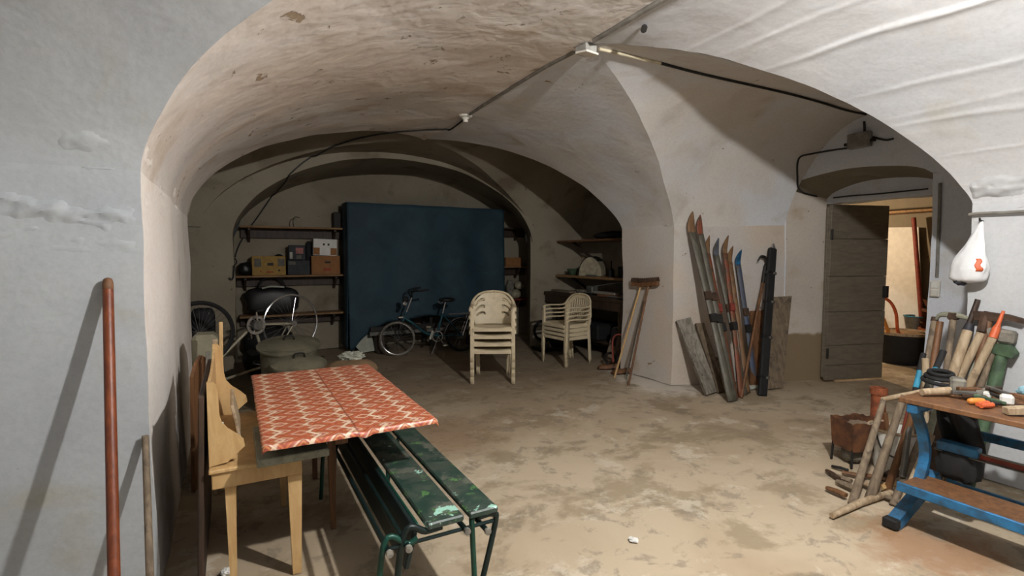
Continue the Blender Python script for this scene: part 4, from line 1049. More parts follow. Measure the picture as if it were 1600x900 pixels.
for k, (u, s_, h_) in enumerate(((806, .22, .18), (812, .20, .16))):
    q = ony(u, 460, 8.40)
    tag(MB().blob((q.x, 8.42, .70 + h_ * .48 + k * .17), (s_, .2, h_), .12, 2, 10, zflat=h_ * .46).build('cloth_bag', 'bike_cream', smooth=True), ('cream cloth bag on the lowest shelf right of the tarpaulin', 'cream cloth bag stacked on another one right of the tarpaulin')[k], 'bag')

# ------------------------------------------------------------------ plastic garden chairs (front is local -y)
def plastic_chair(name, label, style, group):
    t = thing(name, label, 'chair', (0, 0, 0), 0, group)
    W, D, SZ = .245, .22, .405
    def seat(i, j):
        x, y = (i * 2 - 1), (j * 2 - 1)
        w_ = W * (1 - .10 * (y > 0) * y); r_ = max(0, abs(x) - .8) / .2
        z = SZ - .018 * (1 - x * x) * (1 - .3 * y) - .03 * max(0, (-y - .82) / .18) ** 2 - .012 * y
        return Vector((x * w_, y * D, z))
    MB().grid(seat, 16, 16).build('seat', 'chair_cream', t, True, local=True, solid=.008)
    MB().bbox((0, -D - .004, SZ - .028), (W * 2 - .03, .012, .04), None, .004).build('seat_front_lip', 'chair_cream', t, local=True)
    for s_ in (-1, 1): MB().bbox((s_ * (W - .012), 0, SZ - .03), (.01, D * 2 - .06, .045), None, .003).build('seat_side_lip', 'chair_cream', t, local=True)
    def back(i, j):
        a = (i * 2 - 1); h_ = j
        top = .395 - .175 * abs(a) ** 2.6
        x = a * (.222 + .045 * min(1, h_ * 1.4)); y = D - .012 + .085 * h_ - .075 * abs(a) ** 2.4 * (.4 + .6 * h_)
        return Vector((x, y, SZ - .012 + top * h_))
    if style == 'slots':
        def skip(i, j):
            a = abs(i * 2 - 1)
            for c0 in (.34, .56, .78):
                lo_ = c0 + .05 * math.sin((a - .42) / .44 * math.pi) if .42 < a < .86 else -1
                if .42 < a < .86 and lo_ - .035 < j < lo_ + .045: return True
            return False
    else:
        def skip(i, j):
            a = (i * 2 - 1); return abs(a) < .70 and .12 < j < .86 - .25 * a * a and (int((a + 1) * 12.5) % 2 == 0)
    MB().grid(back, 50, 40, skip).build('backrest', 'chair_cream', t, True, local=True, solid=.009)
    for s_ in (-1, 1):
        pts = spline([(s_ * .252, -.208, .595), (s_ * .253, -.185, .630), (s_ * .256, -.10, .640), (s_ * .258, .02, .636), (s_ * .258, .12, .632), (s_ * .257, .195, .640), (s_ * .252, .232, .668), (s_ * .225, .258, .715), (s_ * .175, .275, .758), (s_ * .10, .283, .785), (0, .285, .795)], 4)
        n = len(pts); B = MB()
        def armf(i, j):
            k = min(n - 1, int(round(i * (n - 1)))); p = pts[k]; f_ = min(1, max(0, (i - .5) / .2)); aa = j * 2 - 1
            flat_, rim_w = .022 * (1 - f_), .020 * f_
            d_ = Vector((s_ * aa * flat_, 0, -.010 * aa * aa * (1 - f_))); cen = Vector((0, .27, .55)); o2 = (p - cen); o2.y = 0; o2.normalize()
            return p + d_ + o2 * (aa * rim_w * .5) + Vector((0, -.012 * f_ * (1 - aa * aa), 0))
        B.grid(armf, n - 1, 6)
        B.build('armrest', 'chair_cream', t, True, local=True, solid=.012)
        B = MB()
        # front leg, an angle section rising to the arm
        B.grid(lambda i, j: Vector((s_ * (.250 + .010 * (1 - i) + .006 * i), -.225 + .022 * i, 0)) + Vector((0, 0, .615 * i)) + (Vector((-s_ * .042 * (1 - 2 * j), 0, 0)) if j < .5 else Vector((0, .045 * (2 * j - 1), 0))), 8, 4)
        B.build('leg', 'chair_cream', t, True, local=True, solid=.008)
        B = MB()
        B.grid(lambda i, j: Vector((s_ * (.225 - .02 * (1 - i)), .245 + .045 * (1 - i), SZ * 1.0 * i)) + (Vector((-s_ * .040 * (1 - 2 * j), 0, 0)) if j < .5 else Vector((0, -.045 * (2 * j - 1), 0))), 6, 4)
        B.build('leg', 'chair_cream', t, True, local=True, solid=.008)
    return t
c0 = onz(770, 600); SA = R(-27)
base = Vector((c0.x, c0.y, 0)) + Vector((math.sin(-SA) * 1, math.cos(SA), 0)) * .22
LV = ['bottom chair of the cream plastic stack with slotted backs', 'second chair from the floor in the slotted-back cream stack', 'third chair from the floor in the slotted-back cream stack', 'top chair of the cream plastic stack with slotted backs']
ch = plastic_chair('plastic_chair', LV[0], 'slots', 'cream chairs stacked in the middle')
ch.location = base; ch.rotation_euler = (0, 0, SA)
fw = Vector((math.sin(SA), -math.cos(SA), 0))
for k in range(1, 4): copy_thing(ch, base + fw * (.003 * k) + Vector((0, 0, .088 * k)), (0, 0, SA), LV[k])
c1 = Vector((4.20, 5.90, 0)); SB = R(-84)
LV = ['bottom chair of the ribbed-back cream stack beside the workbench', 'second chair from the floor in the ribbed-back cream stack', 'third chair from the floor in the ribbed-back cream stack', 'top chair of the ribbed-back cream stack beside the workbench']
c1 = Vector((4.08, 5.92, 0))
ch2 = plastic_chair('plastic_chair', LV[0], 'slats', 'cream chairs stacked by the workbench')
ch2.location = c1; ch2.rotation_euler = (0, 0, SB); fw = Vector((math.sin(SB), -math.cos(SB), 0))
for k in range(1, 4): copy_thing(ch2, c1 + fw * (.003 * k) + Vector((0, 0, .056 * k)), (0, 0, SB), LV[k])

# ------------------------------------------------------------------ workbench bay
WX = 5.33
def side_shelf(xf, z, th, label, mat, name='wall_shelf', ya=5.20, yb=7.26, dep=None):
    t = thing(name, label, 'shelf', ((xf + WX) / 2, (ya + yb) / 2, z - .25))
    MB().bbox(((xf + WX) / 2, (ya + yb) / 2, z - th / 2), (WX - xf, yb - ya, th)).build('board', mat, t)
    for y in (ya + .3, yb - .3): MB().bar((WX, y, z - .30), (xf + .12, y, z - th), .04, .04).build('bracket', 'wood_dark', t)
    return t
side_shelf(4.80, 1.755, .03, 'highest shelf in the right bay above the workbench', 'wood_brown')
side_shelf(4.78, 1.185, .035, 'cluttered shelf in the right bay just above the workbench', 'wood_shelf')
BX = 4.55
t = thing('workbench', 'dark heavy workbench along the wall of the right bay', 'workbench', (4.95, 6.2, 0))
MB().bbox(((BX + WX) / 2, 6.22, .885), (WX - BX, 2.08, .05)).build('bench_top', 'wood_dark', t)
MB().bbox((BX + .025, 6.22, .80), (.03, 2.0, .12)).build('apron', 'wood_dark', t)
for y in (5.4, 6.95):
    for x in (BX + .10, WX - .07): MB().bbox((x, y, .43), (.09, .09, .86)).build('leg', 'wood_dark', t)
MB().bbox(((BX + WX) / 2 + .1, 6.22, .22), (WX - BX - .2, 1.9, .03)).build('lower_board', 'wood_dark', t)
for k, (y, x) in enumerate(((6.9, 4.62), (6.1, 4.68), (5.6, 4.64))):
    tag(MB().bbox((x + .08, y - .2 * 0, .93 + .03 * (k == 1)), (.12, 1.1 - .2 * k if k else .6, .032), Matrix.Rotation(R(4 * (k - 1)), 3, 'Z')).build('timber_offcut', ('wood_grey', 'plank_weathered', 'wood_brown')[k]), ('grey timber offcut at the far end of the workbench', 'pale long board lying on the workbench behind the chairs', 'brown board at the near end of the workbench')[k], 'board')
def small(name, mat, label, cat, B, smooth=True): return tag(B.build(name, mat, smooth=smooth), label, cat)
def S(u, v, X): return onx(u, v, X)
p = S(926, 428, 5.0)
t = thing('table_saw_guard', 'rounded pale machine cover on the cluttered shelf', 'machine', (p.x, p.y, 1.186))
MB().prism([(.19 * math.cos(a), max(0, .30 * math.sin(a))) for a in [R(x) for x in range(0, 181, 12)]], .22, (p.x, p.y, 1.187), (.6, -1, 0), (0, 0, 1)).build('cover', 'bike_cream', t)
MB().prism([(.20 * math.cos(a), .31 * math.sin(a)) for a in [R(x) for x in range(50, 171, 12)]] + [(.19 * math.cos(a), .295 * math.sin(a)) for a in [R(x) for x in range(170, 49, -12)]], .235, (p.x, p.y, 1.187), (.6, -1, 0), (0, 0, 1)).build('band', 'iron_dark', t)
p = S(895, 427, 4.95); small('wire_basket', 'green_paint', 'little greenish wire basket at the left of the cluttered shelf', 'basket', MB().lathe([(.06, 0), (.10, .10), (.092, .10), (.055, .006)], (p.x, p.y, 1.187), n=14, closed=True))
p = S(916, 433, 4.85); small('chisel', 'chrome', 'shiny chisel near the edge of the cluttered shelf', 'tool', MB().bar((p.x, p.y, 1.20), (p.x + .03, p.y - .22, 1.20), .025, .02))
p = S(955, 428, 4.95); small('oil_can', 'black_matte', 'small black oil can on the cluttered shelf', 'can', MB().lathe([(0, 0), (.05, 0), (.05, .10), (.012, .14), (.008, .24), (0, .24)], (p.x, p.y, 1.187), n=14))
p = S(975, 428, 4.98); small('black_tin', 'iron_dark', 'black tin at the near end of the cluttered shelf', 'tin', MB().lathe([(0, 0), (.09, 0), (.09, .16), (.08, .16), (.08, .02), (0, .02)], (p.x, p.y, 1.187), n=16))
p = S(955, 371, 4.98); small('dark_bundle', 'black_matte', 'long dark bundle on the highest shelf of the right bay', 'bundle', MB().blob((p.x, p.y, 1.81), (.3, .75, .12), .2, 3, 10, zflat=.054))
# hand drill / vice with a bright rod
p = S(925, 450, 4.75)
t = thing('bench_vice', 'small metal vice with a long bright lever on the workbench', 'vice', (p.x, p.y, .91))
MB().bbox((p.x, p.y, 1.0), (.12, .16, .10), None, .015).build('vice_body', 'steel_worn', t)
MB().bbox((p.x, p.y, .93), (.09, .10, .05)).build('vice_foot', 'iron_dark', t)
MB().tube([(p.x, p.y + .04, 1.03), (p.x + .12, p.y - .55, 1.13)], .008, 8).build('lever', 'chrome', t, True)
for k in range(5):
    u = 960 + 6 * k; p = S(u, 462 + 3 * k, 4.72 + .06 * k)
    small('steel_bar', ('chrome', 'red_paint', 'steel_worn', 'chrome', 'iron_dark')[k], ('shiny bar, rearmost in the bundle at the workbench end', 'reddish bar in the bundle at the workbench end', 'dull steel bar in the bundle at the workbench end', 'bright bar at the front of the bundle on the workbench', 'black bar nearest the pier on the workbench')[k], 'bar', MB().tube([(4.66 + .07 * k, 5.95, .925 + .012 * (k % 2)), (4.66 + .07 * k, 5.25, .925 + .012 * (k % 2))], .011, 8))
# clutter on the floor of the bay
p = onz(850, 546)
t = thing('grinder_machine', 'black belt machine on the floor at the far end of the workbench', 'machine', (p.x, p.y, 0))
MB().tube(arc((p.x, p.y, .30), .16, R(60), R(330), 16, (.9, -.4, 0), (0, 0, 1)), .025, 8).build('belt_guard', 'black_matte', t, True)
MB().blob((p.x + .22, p.y - .1, .2), (.34, .3, .38), .1, 2, 10, zflat=.19).build('motor', 'iron_dark', t, True)
MB().bbox((p.x + .08, p.y - .05, .03), (.5, .3, .05)).build('base', 'iron_dark', t)
MB().tube(spline([(p.x + .05, p.y - .1, .1), (p.x + .0, p.y - .18, .02), (p.x - .12, p.y - .1, .02)], 5), .012, 8).build('cord', 'grey_dust', t, True)
tag(MB().bbox((4.95, 6.35, .36), (.5, .7, .24), None, .02).build('tool_chest', 'black_matte'), 'black tool chest on the lower board of the workbench', 'chest')
tag(MB().prism([(0, 0), (.42, 0), (.40, .34), (.26, .56), (.04, .48)], .03, (4.60, 5.70, .02), (.35, -1, 0), (.25, 0, 1)).build('pale_offcut', 'wood_grey'), 'pale five-cornered board leaning under the near end of the workbench', 'board')
tag(MB().bbox((4.85, 5.5, .36), (.4, .3, .25), None, .02).build('dark_crate', 'black_matte'), 'dark crate under the near end of the workbench', 'crate')
# red hand truck and shoes by the pier
p = onz(968, 574)
t = thing('sack_truck', 'little rusty sack truck with a red bow behind the brooms', 'hand truck', (p.x, p.y, 0))
MB().tube(spline([at(958, 566, 6.7), at(957, 535, 6.75), at(962, 524, 6.78), at(972, 524, 6.75), at(976, 535, 6.7), at(975, 566, 6.6)], 6), .012, 8).build('bow', 'red_paint', t, True)
MB().blob((p.x + .10, p.y + .04, .27), (.22, .22, .46), .1, 2, 10).build('drum', 'iron_rust', t, True)
for s_ in (-1, 1): MB().tube(arc((p.x - .06, p.y + s_ * .12, .10), .08, 0, 6.28, 16, (.6, -.8, 0), (0, 0, 1)), .016, 8).build('wheel', 'rubber', t, True)
MB().bbox((p.x + .05, p.y, .04), (.26, .26, .02)).build('foot_plate', 'iron_rust', t)
def shoe(u, v, a, label):
    p = onz(u, v); t = thing('shoe', label, 'shoe', p, a, 'old shoes by the pier')
    MB().grid(lambda i, j: Vector(((i - .5) * .27, (.045 - .012 * math.sin(i * 7)) * math.cos(j * math.pi), .012 + (.05 + .05 * max(0, .45 - i)) * math.sin(j * math.pi) * math.sin(min(1, (1 - i) * 5 + .05) * 1.57) * math.sin(min(1, i * 8 + .2) * 1.57))), 14, 10).build('upper', 'wood_brown', t, True, local=True, solid=.004)
    MB().prism([(-.137, -.03), (-.05, -.04), (.08, -.048), (.137, 0), (.08, .048), (-.05, .04), (-.137, .03)], .014, (0, 0, .009), (1, 0, 0), (0, 1, 0)).build('sole', 'rubber', t, local=True)
shoe(950, 577, R(150), 'brown shoe on the floor left of the broom handles'); shoe(971, 584, R(165), 'brown shoe between the two broom handles')

# ------------------------------------------------------------------ brooms leaning on the pier
def broom(foot, headc, mat, label, hd):
    t = thing('broom', label, 'broom', foot); top = Vector(headc)
    MB().tube([foot, foot.lerp(top, .5), top], .0125, 10).build('handle', mat, t, True)
    d_ = Vector(hd).normalized()
    h_ = MB().bar(top - d_ * .15, top + d_ * .15, .055, .045, side=(0, 0, 1)).build('head', 'wood_brown', t)
    B = MB(); B.grid(lambda i, j: top + d_ * (-.15 + .30 * i) + Vector((-.028 + .056 * j, 0, .025 + .045 * (0 if j in (0, 1) else 1) + .01 * math.sin(i * 60 + j * 9))), 24, 5)
    B.build('bristles', 'iron_rust', t)
broom(onz(960, 590), Vector((4.37, 4.74, 1.155)), 'plastic_amber' if False else 'wood_tan', 'push broom with an orange-tan handle, head up on the pier', (.05, -1, 0))
broom(onz(982, 602), Vector((4.36, 4.60, 1.165)), 'wood_brown', 'push broom with a dark brown handle, head up on the pier', (.05, -1, .1))
tag(MB().tube([onz(978, 592), hit(1009, 470, .035)], .011, 8).build('grey_rod', 'grey_dust', smooth=True), 'thin grey rod leaning behind the two brooms', 'rod')

# ------------------------------------------------------------------ skis and boards leaning beside the door
SWN = Vector((-.333, -.943, 0)); SWD = Vector((.943, -.333, 0))
def wallp(u, v, off=.03):
    """point in front of the slanting wall beside the door"""
    a = Vector((4.42, 4.27, 0)) + SWN * off; k = ray(u, v); n = SWN; s_ = (a - EYEV).dot(n) / k.dot(n); return EYEV + k * s_
def leaning(name, u0, v0, u1, v1, wd, th, mat, label, cat='board', off=.03, poly=None):
    top = wallp(u0, v0, off); ft = onz(u1, v1, .012); return tag(MB().bar(ft, top, wd, th, side=SWD).build(name, mat), label, cat)
wood('ski_grey', C(104, 100, 88), C(84, 80, 70), .5); wood('ski_red', C(134, 66, 44), C(104, 80, 58), .6, (3, 3, 3), worn=C(84, 66, 52)); wood('ski_blue', C(72, 84, 110), C(94, 94, 94), .6, (3, 3, 3), worn=C(80, 76, 70)); wood('ski_tan', C(140, 106, 74), C(104, 78, 54), .6)
def ski(u0, v0, u1, v1, wd, mat, tipmat, label, off=.03, bind=True, curl=1.0, bindmat='iron_rust'):
    top, ft = wallp(u0, v0, off), onz(u1, v1, .01)
    d_ = top - ft; L = d_.length; d_.normalize(); sd = (SWD - d_ * SWD.dot(d_)).normalized(); n_ = d_.cross(sd)
    if n_.dot(SWN) < 0: n_ = -n_
    t = thing('ski', label, 'ski', ft, 0, 'old skis leaning beside the door')
    def body(i, j):
        s_ = i * .90; w_ = wd * (1 - .18 * math.sin(s_ * math.pi)); return ft + d_ * (L * s_) + sd * (w_ * (j - .5)) + n_ * (.014 * math.sin(s_ * math.pi))
    MB().grid(body, 20, 2).build('ski_body', mat, t, True, solid=.016)
    def tip(i, j):
        s_ = .90 + .10 * i; w_ = wd * (1 - .9 * max(0, (i - .35) / .65) ** 2); return ft + d_ * (L * s_) + sd * (w_ * (j - .5)) + n_ * (curl * .11 * i * i)
    MB().grid(tip, 12, 4).build('ski_tip', tipmat, t, True, solid=.010)
    if bind:
        for s_, h_ in ((.40, .05), (.52, .035)): MB().bar(ft + d_ * (L * s_) + n_ * .03, ft + d_ * (L * s_ + .09) + n_ * .03, wd * .9, h_, side=sd).build('binding', 'iron_dark' if s_ < .5 else bindmat, t)
    return t
ski(1075, 337, 1143, 627, .085, 'ski_grey', 'ski_tan', 'tallest grey ski with a forked-looking tip, leftmost of the skis', .03)
ski(1089, 340, 1147, 626, .07, 'ski_grey', 'ski_red', 'grey ski with a reddish tip close beside the tallest one', .06, curl=.7)
ski(1101, 374, 1149, 624, .06, 'ski_red', 'ski_tan', 'red and tan ski with a pointed upturned tip', .05, bindmat='red_paint')
ski(1115, 377, 1164, 617, .06, 'ski_grey', 'ski_blue', 'grey ski with a bluish tip in the middle of the row', .03)
ski(1130, 373, 1158, 620, .055, 'ski_red', 'ski_tan', 'orange-brown ski crossing the bluish one', .06, bindmat='red_paint')
ski(1137, 389, 1168, 614, .06, 'ski_tan', 'ski_tan', 'tan ski beside the blue-topped one', .03, bind=False)
ski(1150, 393, 1180, 606, .065, 'ski_blue', 'blue_steel', 'blue-topped ski, rightmost of the row', .02, bind=True)
def plank(pts, th, mat, label, off0=.30, off1=.03):
    """flat board with its four corners given: top-left, top-right, bottom-right, bottom-left"""
    a, b_ = wallp(*pts[0], off1), wallp(*pts[1], off1); c_, d_ = onz(*pts[2], .008), onz(*pts[3], .008); cen = (a + b_ + c_ + d_) / 4
    n_ = (b_ - a).cross(d_ - a).normalized(); B = MB(); vs = [p + n_ * (s_ * th / 2) for s_ in (-1, 1) for p in (a, b_, c_, d_)]
    B.add(vs, [(0, 1, 2, 3), (7, 6, 5, 4), (0, 4, 5, 1), (1, 5, 6, 2), (2, 6, 7, 3), (3, 7, 4, 0)]); return tag(B.build('plank', mat), label, 'plank')
plank([(1056, 502), (1078, 497), (1121, 612), (1103, 618)], .05, 'plank_weathered', 'short weathered grey plank leaning at the far left of the skis')
plank([(1086, 506), (1099, 505), (1134, 611), (1122, 614)], .035, 'wood_grey', 'narrow greyish plank beside the short weathered one')
plank([(1197, 465), (1236, 463), (1222, 606), (1194, 609)], .03, 'wood_grey', 'wide brownish grey board leaning at the right end of the skis')
plank([(1117, 560), (1128, 558), (1150, 622), (1138, 626)], .03, 'wood_grey', 'low grey slat in front of the tallest ski')
plank([(1172, 486), (1192, 485), (1190, 606), (1172, 608)], .02, 'wood_brown', 'brown board standing behind the blue-topped ski', off1=.04)
# long-handled hook and black strapped case
ft, tp_ = onz(1158, 622), wallp(1192, 442, .08)
t = thing('pickaxe', 'long wooden handle with a dark hooked iron head leaning by skis', 'tool', ft)
MB().tube([ft, ft.lerp(tp_, .5), tp_], [.016, .015, .016], 10).build('handle', 'wood_brown', t, True)
e_ = wallp(1196, 415, .06); MB().tube([tp_, e_], [.022, .02], 10).build('socket', 'iron_dark', t, True)
MB().tube(spline([wallp(1184, 408, .07), wallp(1189, 401, .07), wallp(1196, 403, .06), wallp(1199, 412, .06), e_], 5), [.006 + .016 * math.sin(min(1, i / 14) * 1.5) for i in range(21)], 8).build('hook', 'iron_dark', t, True)
ft, tp_ = onz(1191, 619), wallp(1207, 388, .07)
t = thing('strapped_case', 'long narrow black case with straps leaning among skis', 'case', ft)
MB().bar(ft, tp_, .095, .05, side=SWD, bv=.012).build('case_body', 'black_matte', t)
d_ = (tp_ - ft)
for s_ in (.12, .38, .62, .82):
    q = ft + d_ * s_; MB().bar(q - d_.normalized() * .015 , q + d_.normalized() * .015, .106, .064, side=SWD).build('strap', 'leather_black', t)
    MB().bbox(q + SWN * .036 + SWD * .02, (.03, .03, .03), None, .008).build('buckle', 'steel_worn', t)
MB().tube(spline([tp_, tp_ + Vector((.01, 0, .05)), tp_ + Vector((.03, 0, .02)), tp_ + Vector((.05, 0, -.02))], 4), .012, 6).build('hanger', 'chrome', t, True)
q = onz(1172, 607); tag(MB().blob((q.x, q.y, .025), (.24, .16, .06), .3, 3, 10, zflat=.024).build('lime_rubble', 'paper_scrap', smooth=True), 'little heap of pale rubble at the foot of the skis', 'rubble')
# ================================================================== RIGHT FOREGROUND: FOLDING WORK BENCH AND GARDEN TOOLS
# ------------------------------------------------------------------ plastic bag on the wall
plain('bag_film', C(226, 226, 226), 0.35, var=0.04, scale=9, bumps=.3)
hk = hit(1535, 346, .02)
t = thing('plastic_bag', 'white plastic carrier bag with an orange print hanging on the wall', 'bag', hk - Vector((0, 0, .42)))
wl = Vector((0, -1, 0)); nn_ = Vector((-1, 0, 0))
def bagf(i, j):
    """i around, j from the knot down"""
    a = i * 2 * math.pi; rr = (.008 + .095 * min(1, (j / .75)) ** 1.15) * (1 if j < .9 else math.sqrt(max(0, 1 - ((j - .9) / .1) ** 2)) * .9 + .1 * (j < .999))
    rr *= 1 + .16 * noise.noise(Vector((math.cos(a) * 2, math.sin(a) * 2, j * 4))) + .10 * math.sin(a * 7 + j * 3) * (1 - j)
    return hk + Vector((-.075 * min(1, j * 1.8), .03 * j, -.415 * j)) + wl * (-rr * math.cos(a)) + nn_ * (rr * .62 * math.sin(a))
MB().grid(bagf, 36, 30).build('bag_film', 'bag_film', t, True)
B = MB()
B.grid(lambda i, j: bagf((.33 + .055 * i + .012 * math.sin(j * 9)) % 1, .60 + .20 * j) + nn_ * .004 + wl * .001, 4, 8)
B.build('printed_logo', 'plastic_orange', t, True, solid=.001)
MB().tube([hk + Vector((.02, 0, .0)), hk + Vector((-.03, 0, .004)), hk + Vector((-.035, 0, .02))], .006, 6).build('nail', 'iron_dark', t)
B = MB(); B.blob(hk + Vector((-.075, .065, -.40)), (.09, .07, .06), .3, 3, 8); B.build('dark_contents', 'card_dark', t, True)

# ------------------------------------------------------------------ blue folding work bench; its long side runs along the wall
WX0, WX1, WY0, WY1 = 3.19, 3.76, .52, 1.42
t = thing('folding_workbench', 'blue steel folding work bench cluttered with hand tools', 'workbench', (3.45, 1.0, 0))
MB().bbox((3.30, (WY0 + WY1) / 2, .715), (.23, WY1 - WY0, .028), None, .004).build('vice_board', 'wood_brown', t)
MB().bbox((3.60, (WY0 + WY1) / 2, .715), (.28, WY1 - WY0, .028), None, .004).build('vice_board', 'wood_brown', t)
for y in (WY0 + .08, WY1 - .06):
    MB().bbox((3.47, y, .675), (.56, .05, .05), None, .006).build('top_channel', 'blue_steel', t)
    # curved front leg and straight rear leg
    fr = spline([(3.24, y, .66), (3.33, y - .0, .52), (3.37, y, .38), (3.31, y, .24)], 6)
    B = MB()
    for a, e in zip(fr, fr[1:]): B.bar(a, e + (e - a) * .15, .05, .028, side=(0, 1, 0), bv=.002)
    B.build('front_leg', 'blue_steel', t)
    MB().bar((3.62, y, .66), (3.74, y, .02), .04, .03, side=(0, 1, 0)).build('rear_leg', 'blue_steel', t)
    MB().bar((3.16, y + (.05 if y > 1 else -.05), .012), (3.50, y, .25), .06, .07, side=(0, 1, 0)).build('foot_channel', 'blue_steel', t)
    MB().bbox((3.15, y + (.05 if y > 1 else -.05), .03), (.05, .075, .055), None, .008).build('rubber_foot', 'rubber', t)
MB().bbox((3.27, (WY0 + WY1) / 2, .255), (.24, WY1 - WY0 - .08, .03), None, .006).build('step', 'wood_brown', t)
MB().bbox((3.145, (WY0 + WY1) / 2, .25), (.016, WY1 - WY0 - .06, .05), None, .004).build('step_edge', 'blue_steel', t)
MB().bbox((3.74, (WY0 + WY1) / 2, .47), (.025, WY1 - WY0 - .1, .05), None, .004).build('rear_rail', 'blue_steel', t)
MB().bbox((3.72, (WY0 + WY1) / 2, .14), (.025, WY1 - WY0 - .1, .05), None, .004).build('rear_rail', 'blue_steel', t)
MB().bbox((3.42, (WY0 + WY1) / 2 + .26, .46), (.06, .18, .05), None, .005).build('mid_bracket', 'blue_steel', t)
MB().bbox((3.42, (WY0 + WY1) / 2 - .03, .462), (.02, WY1 - WY0 - .1, .006)).build('mid_rail_edge', 'steel_worn', t)
MB().bbox((3.42, (WY0 + WY1) / 2 - .03, .425), (.02, WY1 - WY0 - .1, .006)).build('mid_rail_edge', 'steel_worn', t)
MB().bbox((3.43, (WY0 + WY1) / 2 - .03, .444), (.014, WY1 - WY0 - .14, .03)).build('mid_rail', 'red_paint', t)
MB().tube([(3.50, WY0 + .2, .70), (3.50, WY0 + .2, .46)], .008, 8).build('screw_rod', 'steel_worn', t, True)

def small_at(name, mat, label, cat, B, smooth=True): return tag(B.build(name, mat, smooth=smooth), label, cat)
ZB = .731
def onb(u, v, z=ZB): return onz(u, v, z)
# clutter on the bench top
p = onb(1467, 612); t = thing('pale_mallet', 'pale wooden mallet lying on the left end of the work bench', 'mallet', p)
MB().tube([onb(1440, 619) + Vector((0, 0, .022)), onb(1483, 619) + Vector((.0, 0, .03))], [.019, .023], 10).build('handle', 'wood_pale', t, True)
MB().bbox(onb(1493, 615) + Vector((.02, 0, .045)), (.09, .07, .085), Matrix.Rotation(R(25), 3, 'Z'), .012).build('head', 'grey_dust', t)
B = MB()
p = onb(1468, 602)
t = thing('rolled_hose', 'black coiled hose lying on the work bench', 'hose', p)
for k in range(3):
    MB().tube(arc(p + Vector((.06, .02, .016 + .024 * k)), .085 - .014 * k, 0, 6.283, 22, (.7, -.7, 0), (.7, .7, .1))[:-1], .012, 8, closed=True).build('coil', 'rubber', t, True)
p = onb(1524, 633)
small_at('screwdriver', 'plastic_amber', 'amber-handled screwdriver on the edge of the work bench', 'tool', MB().tube(spline([onb(1511, 631) + Vector((0, 0, .018)), onb(1518, 632) + Vector((0, 0, .018)), onb(1534, 632) + Vector((0, 0, .018)), onb(1537, 632) + Vector((0, 0, .018))], 3), [.007, .012, .015, .017, .017, .017, .016, .015, .012, .008][:10], 10))
p = onb(1538, 637); t = thing('orange_pliers', 'bright orange pliers on the front edge of the work bench', 'pliers', p)
for k, (ua, va, ub_, vb) in enumerate(((1527, 636, 1543, 634), (1533, 639, 1550, 637))): MB().tube([onb(ua, va) + Vector((0, 0, .014)), onb(ub_, vb) + Vector((0, 0, .014))], [.011, .014], 8).build('grip', 'plastic_orange', t, True)
MB().bar(onb(1548, 635) + Vector((0, 0, .014)), onb(1560, 634) + Vector((0, 0, .014)), .03, .016).build('jaws', 'iron_dark', t)
p = onb(1534, 622); small_at('white_block', 'enamel_white', 'small white plastic block among the tools on the bench', 'block', MB().bbox(p + Vector((.02, 0, .02)), (.05, .06, .03), Matrix.Rotation(R(30), 3, 'Z'), .006), False)
p = onb(1548, 619); small_at('chisel', 'wood_brown', 'brown wooden chisel at the back of the bench top', 'chisel', MB().tube([onb(1538, 618) + Vector((.05, 0, .02)), onb(1560, 620) + Vector((.05, 0, .02))], .014, 8))
p = onb(1570, 634); small_at('sponge', 'paper_white', 'cream sponge block near the right end of the bench', 'sponge', MB().bbox(p + Vector((.02, 0, .03)), (.06, .055, .05), Matrix.Rotation(R(20), 3, 'Z'), .01), False)
small_at('wooden_clamp', 'wood_pale', 'pale wooden clamp arm at the right edge of the bench', 'clamp', MB().bar(onb(1570, 648) + Vector((0, 0, .02)), onb(1610, 650) + Vector((0, 0, .03)), .045, .035))
small_at('brown_strap', 'wood_brown', 'dark brown flat bar behind the pale clamp arm', 'bar', MB().bar(onb(1578, 632) + Vector((.02, 0, .05)), onb(1612, 642) + Vector((.02, 0, .05)), .03, .02))
p = onb(1592, 626); small_at('cyan_rag', 'rag_cyan', 'crumpled light blue rag at the right edge of the bench', 'rag', MB().blob(p + Vector((.07, -.03, .04)), (.12, .12, .07), .45, 3, 10))
cols = ['iron_dark', 'steel_worn', 'wood_brown', 'iron_rust', 'grey_dust', 'wood_dark', 'green_paint', 'iron_dark', 'steel_worn', 'wood_dark']
LB = ['dark file lying across the bench behind the pliers', 'steel spanner in the heap on the bench', 'brown tool handle in the bench heap, left of the white block', 'rusty bolt bar in the bench heap', 'grey scraper lying in the bench heap', 'dark wooden handle in the bench heap near the sponge', 'greenish tool handle at the front of the bench heap', 'black hammer head in the bench heap', 'worn steel wedge beside the mallet', 'dark rasp at the back of the bench heap']
for k in range(10):
    u = 1492 + 8.2 * k; v = 617 + (k * 7) % 11 + 6 * (k > 5); p = onb(u, v)
    a = random.uniform(0, 3.14); d_ = Vector((math.cos(a), math.sin(a), random.uniform(-.02, .12))) * random.uniform(.05, .10); c_ = p + Vector((.04, 0, .022 + .008 * (k % 3)))
    c_.x = min(c_.x, WX1 - .1)
    small_at(('file', 'spanner', 'awl', 'bolt_bar', 'scraper', 'gimlet', 'chisel', 'hammer_head', 'wedge', 'rasp')[k], cols[k], LB[k], 'tool', MB().bar(c_ - d_, c_ + d_, random.uniform(.018, .035), random.uniform(.012, .022)), False)
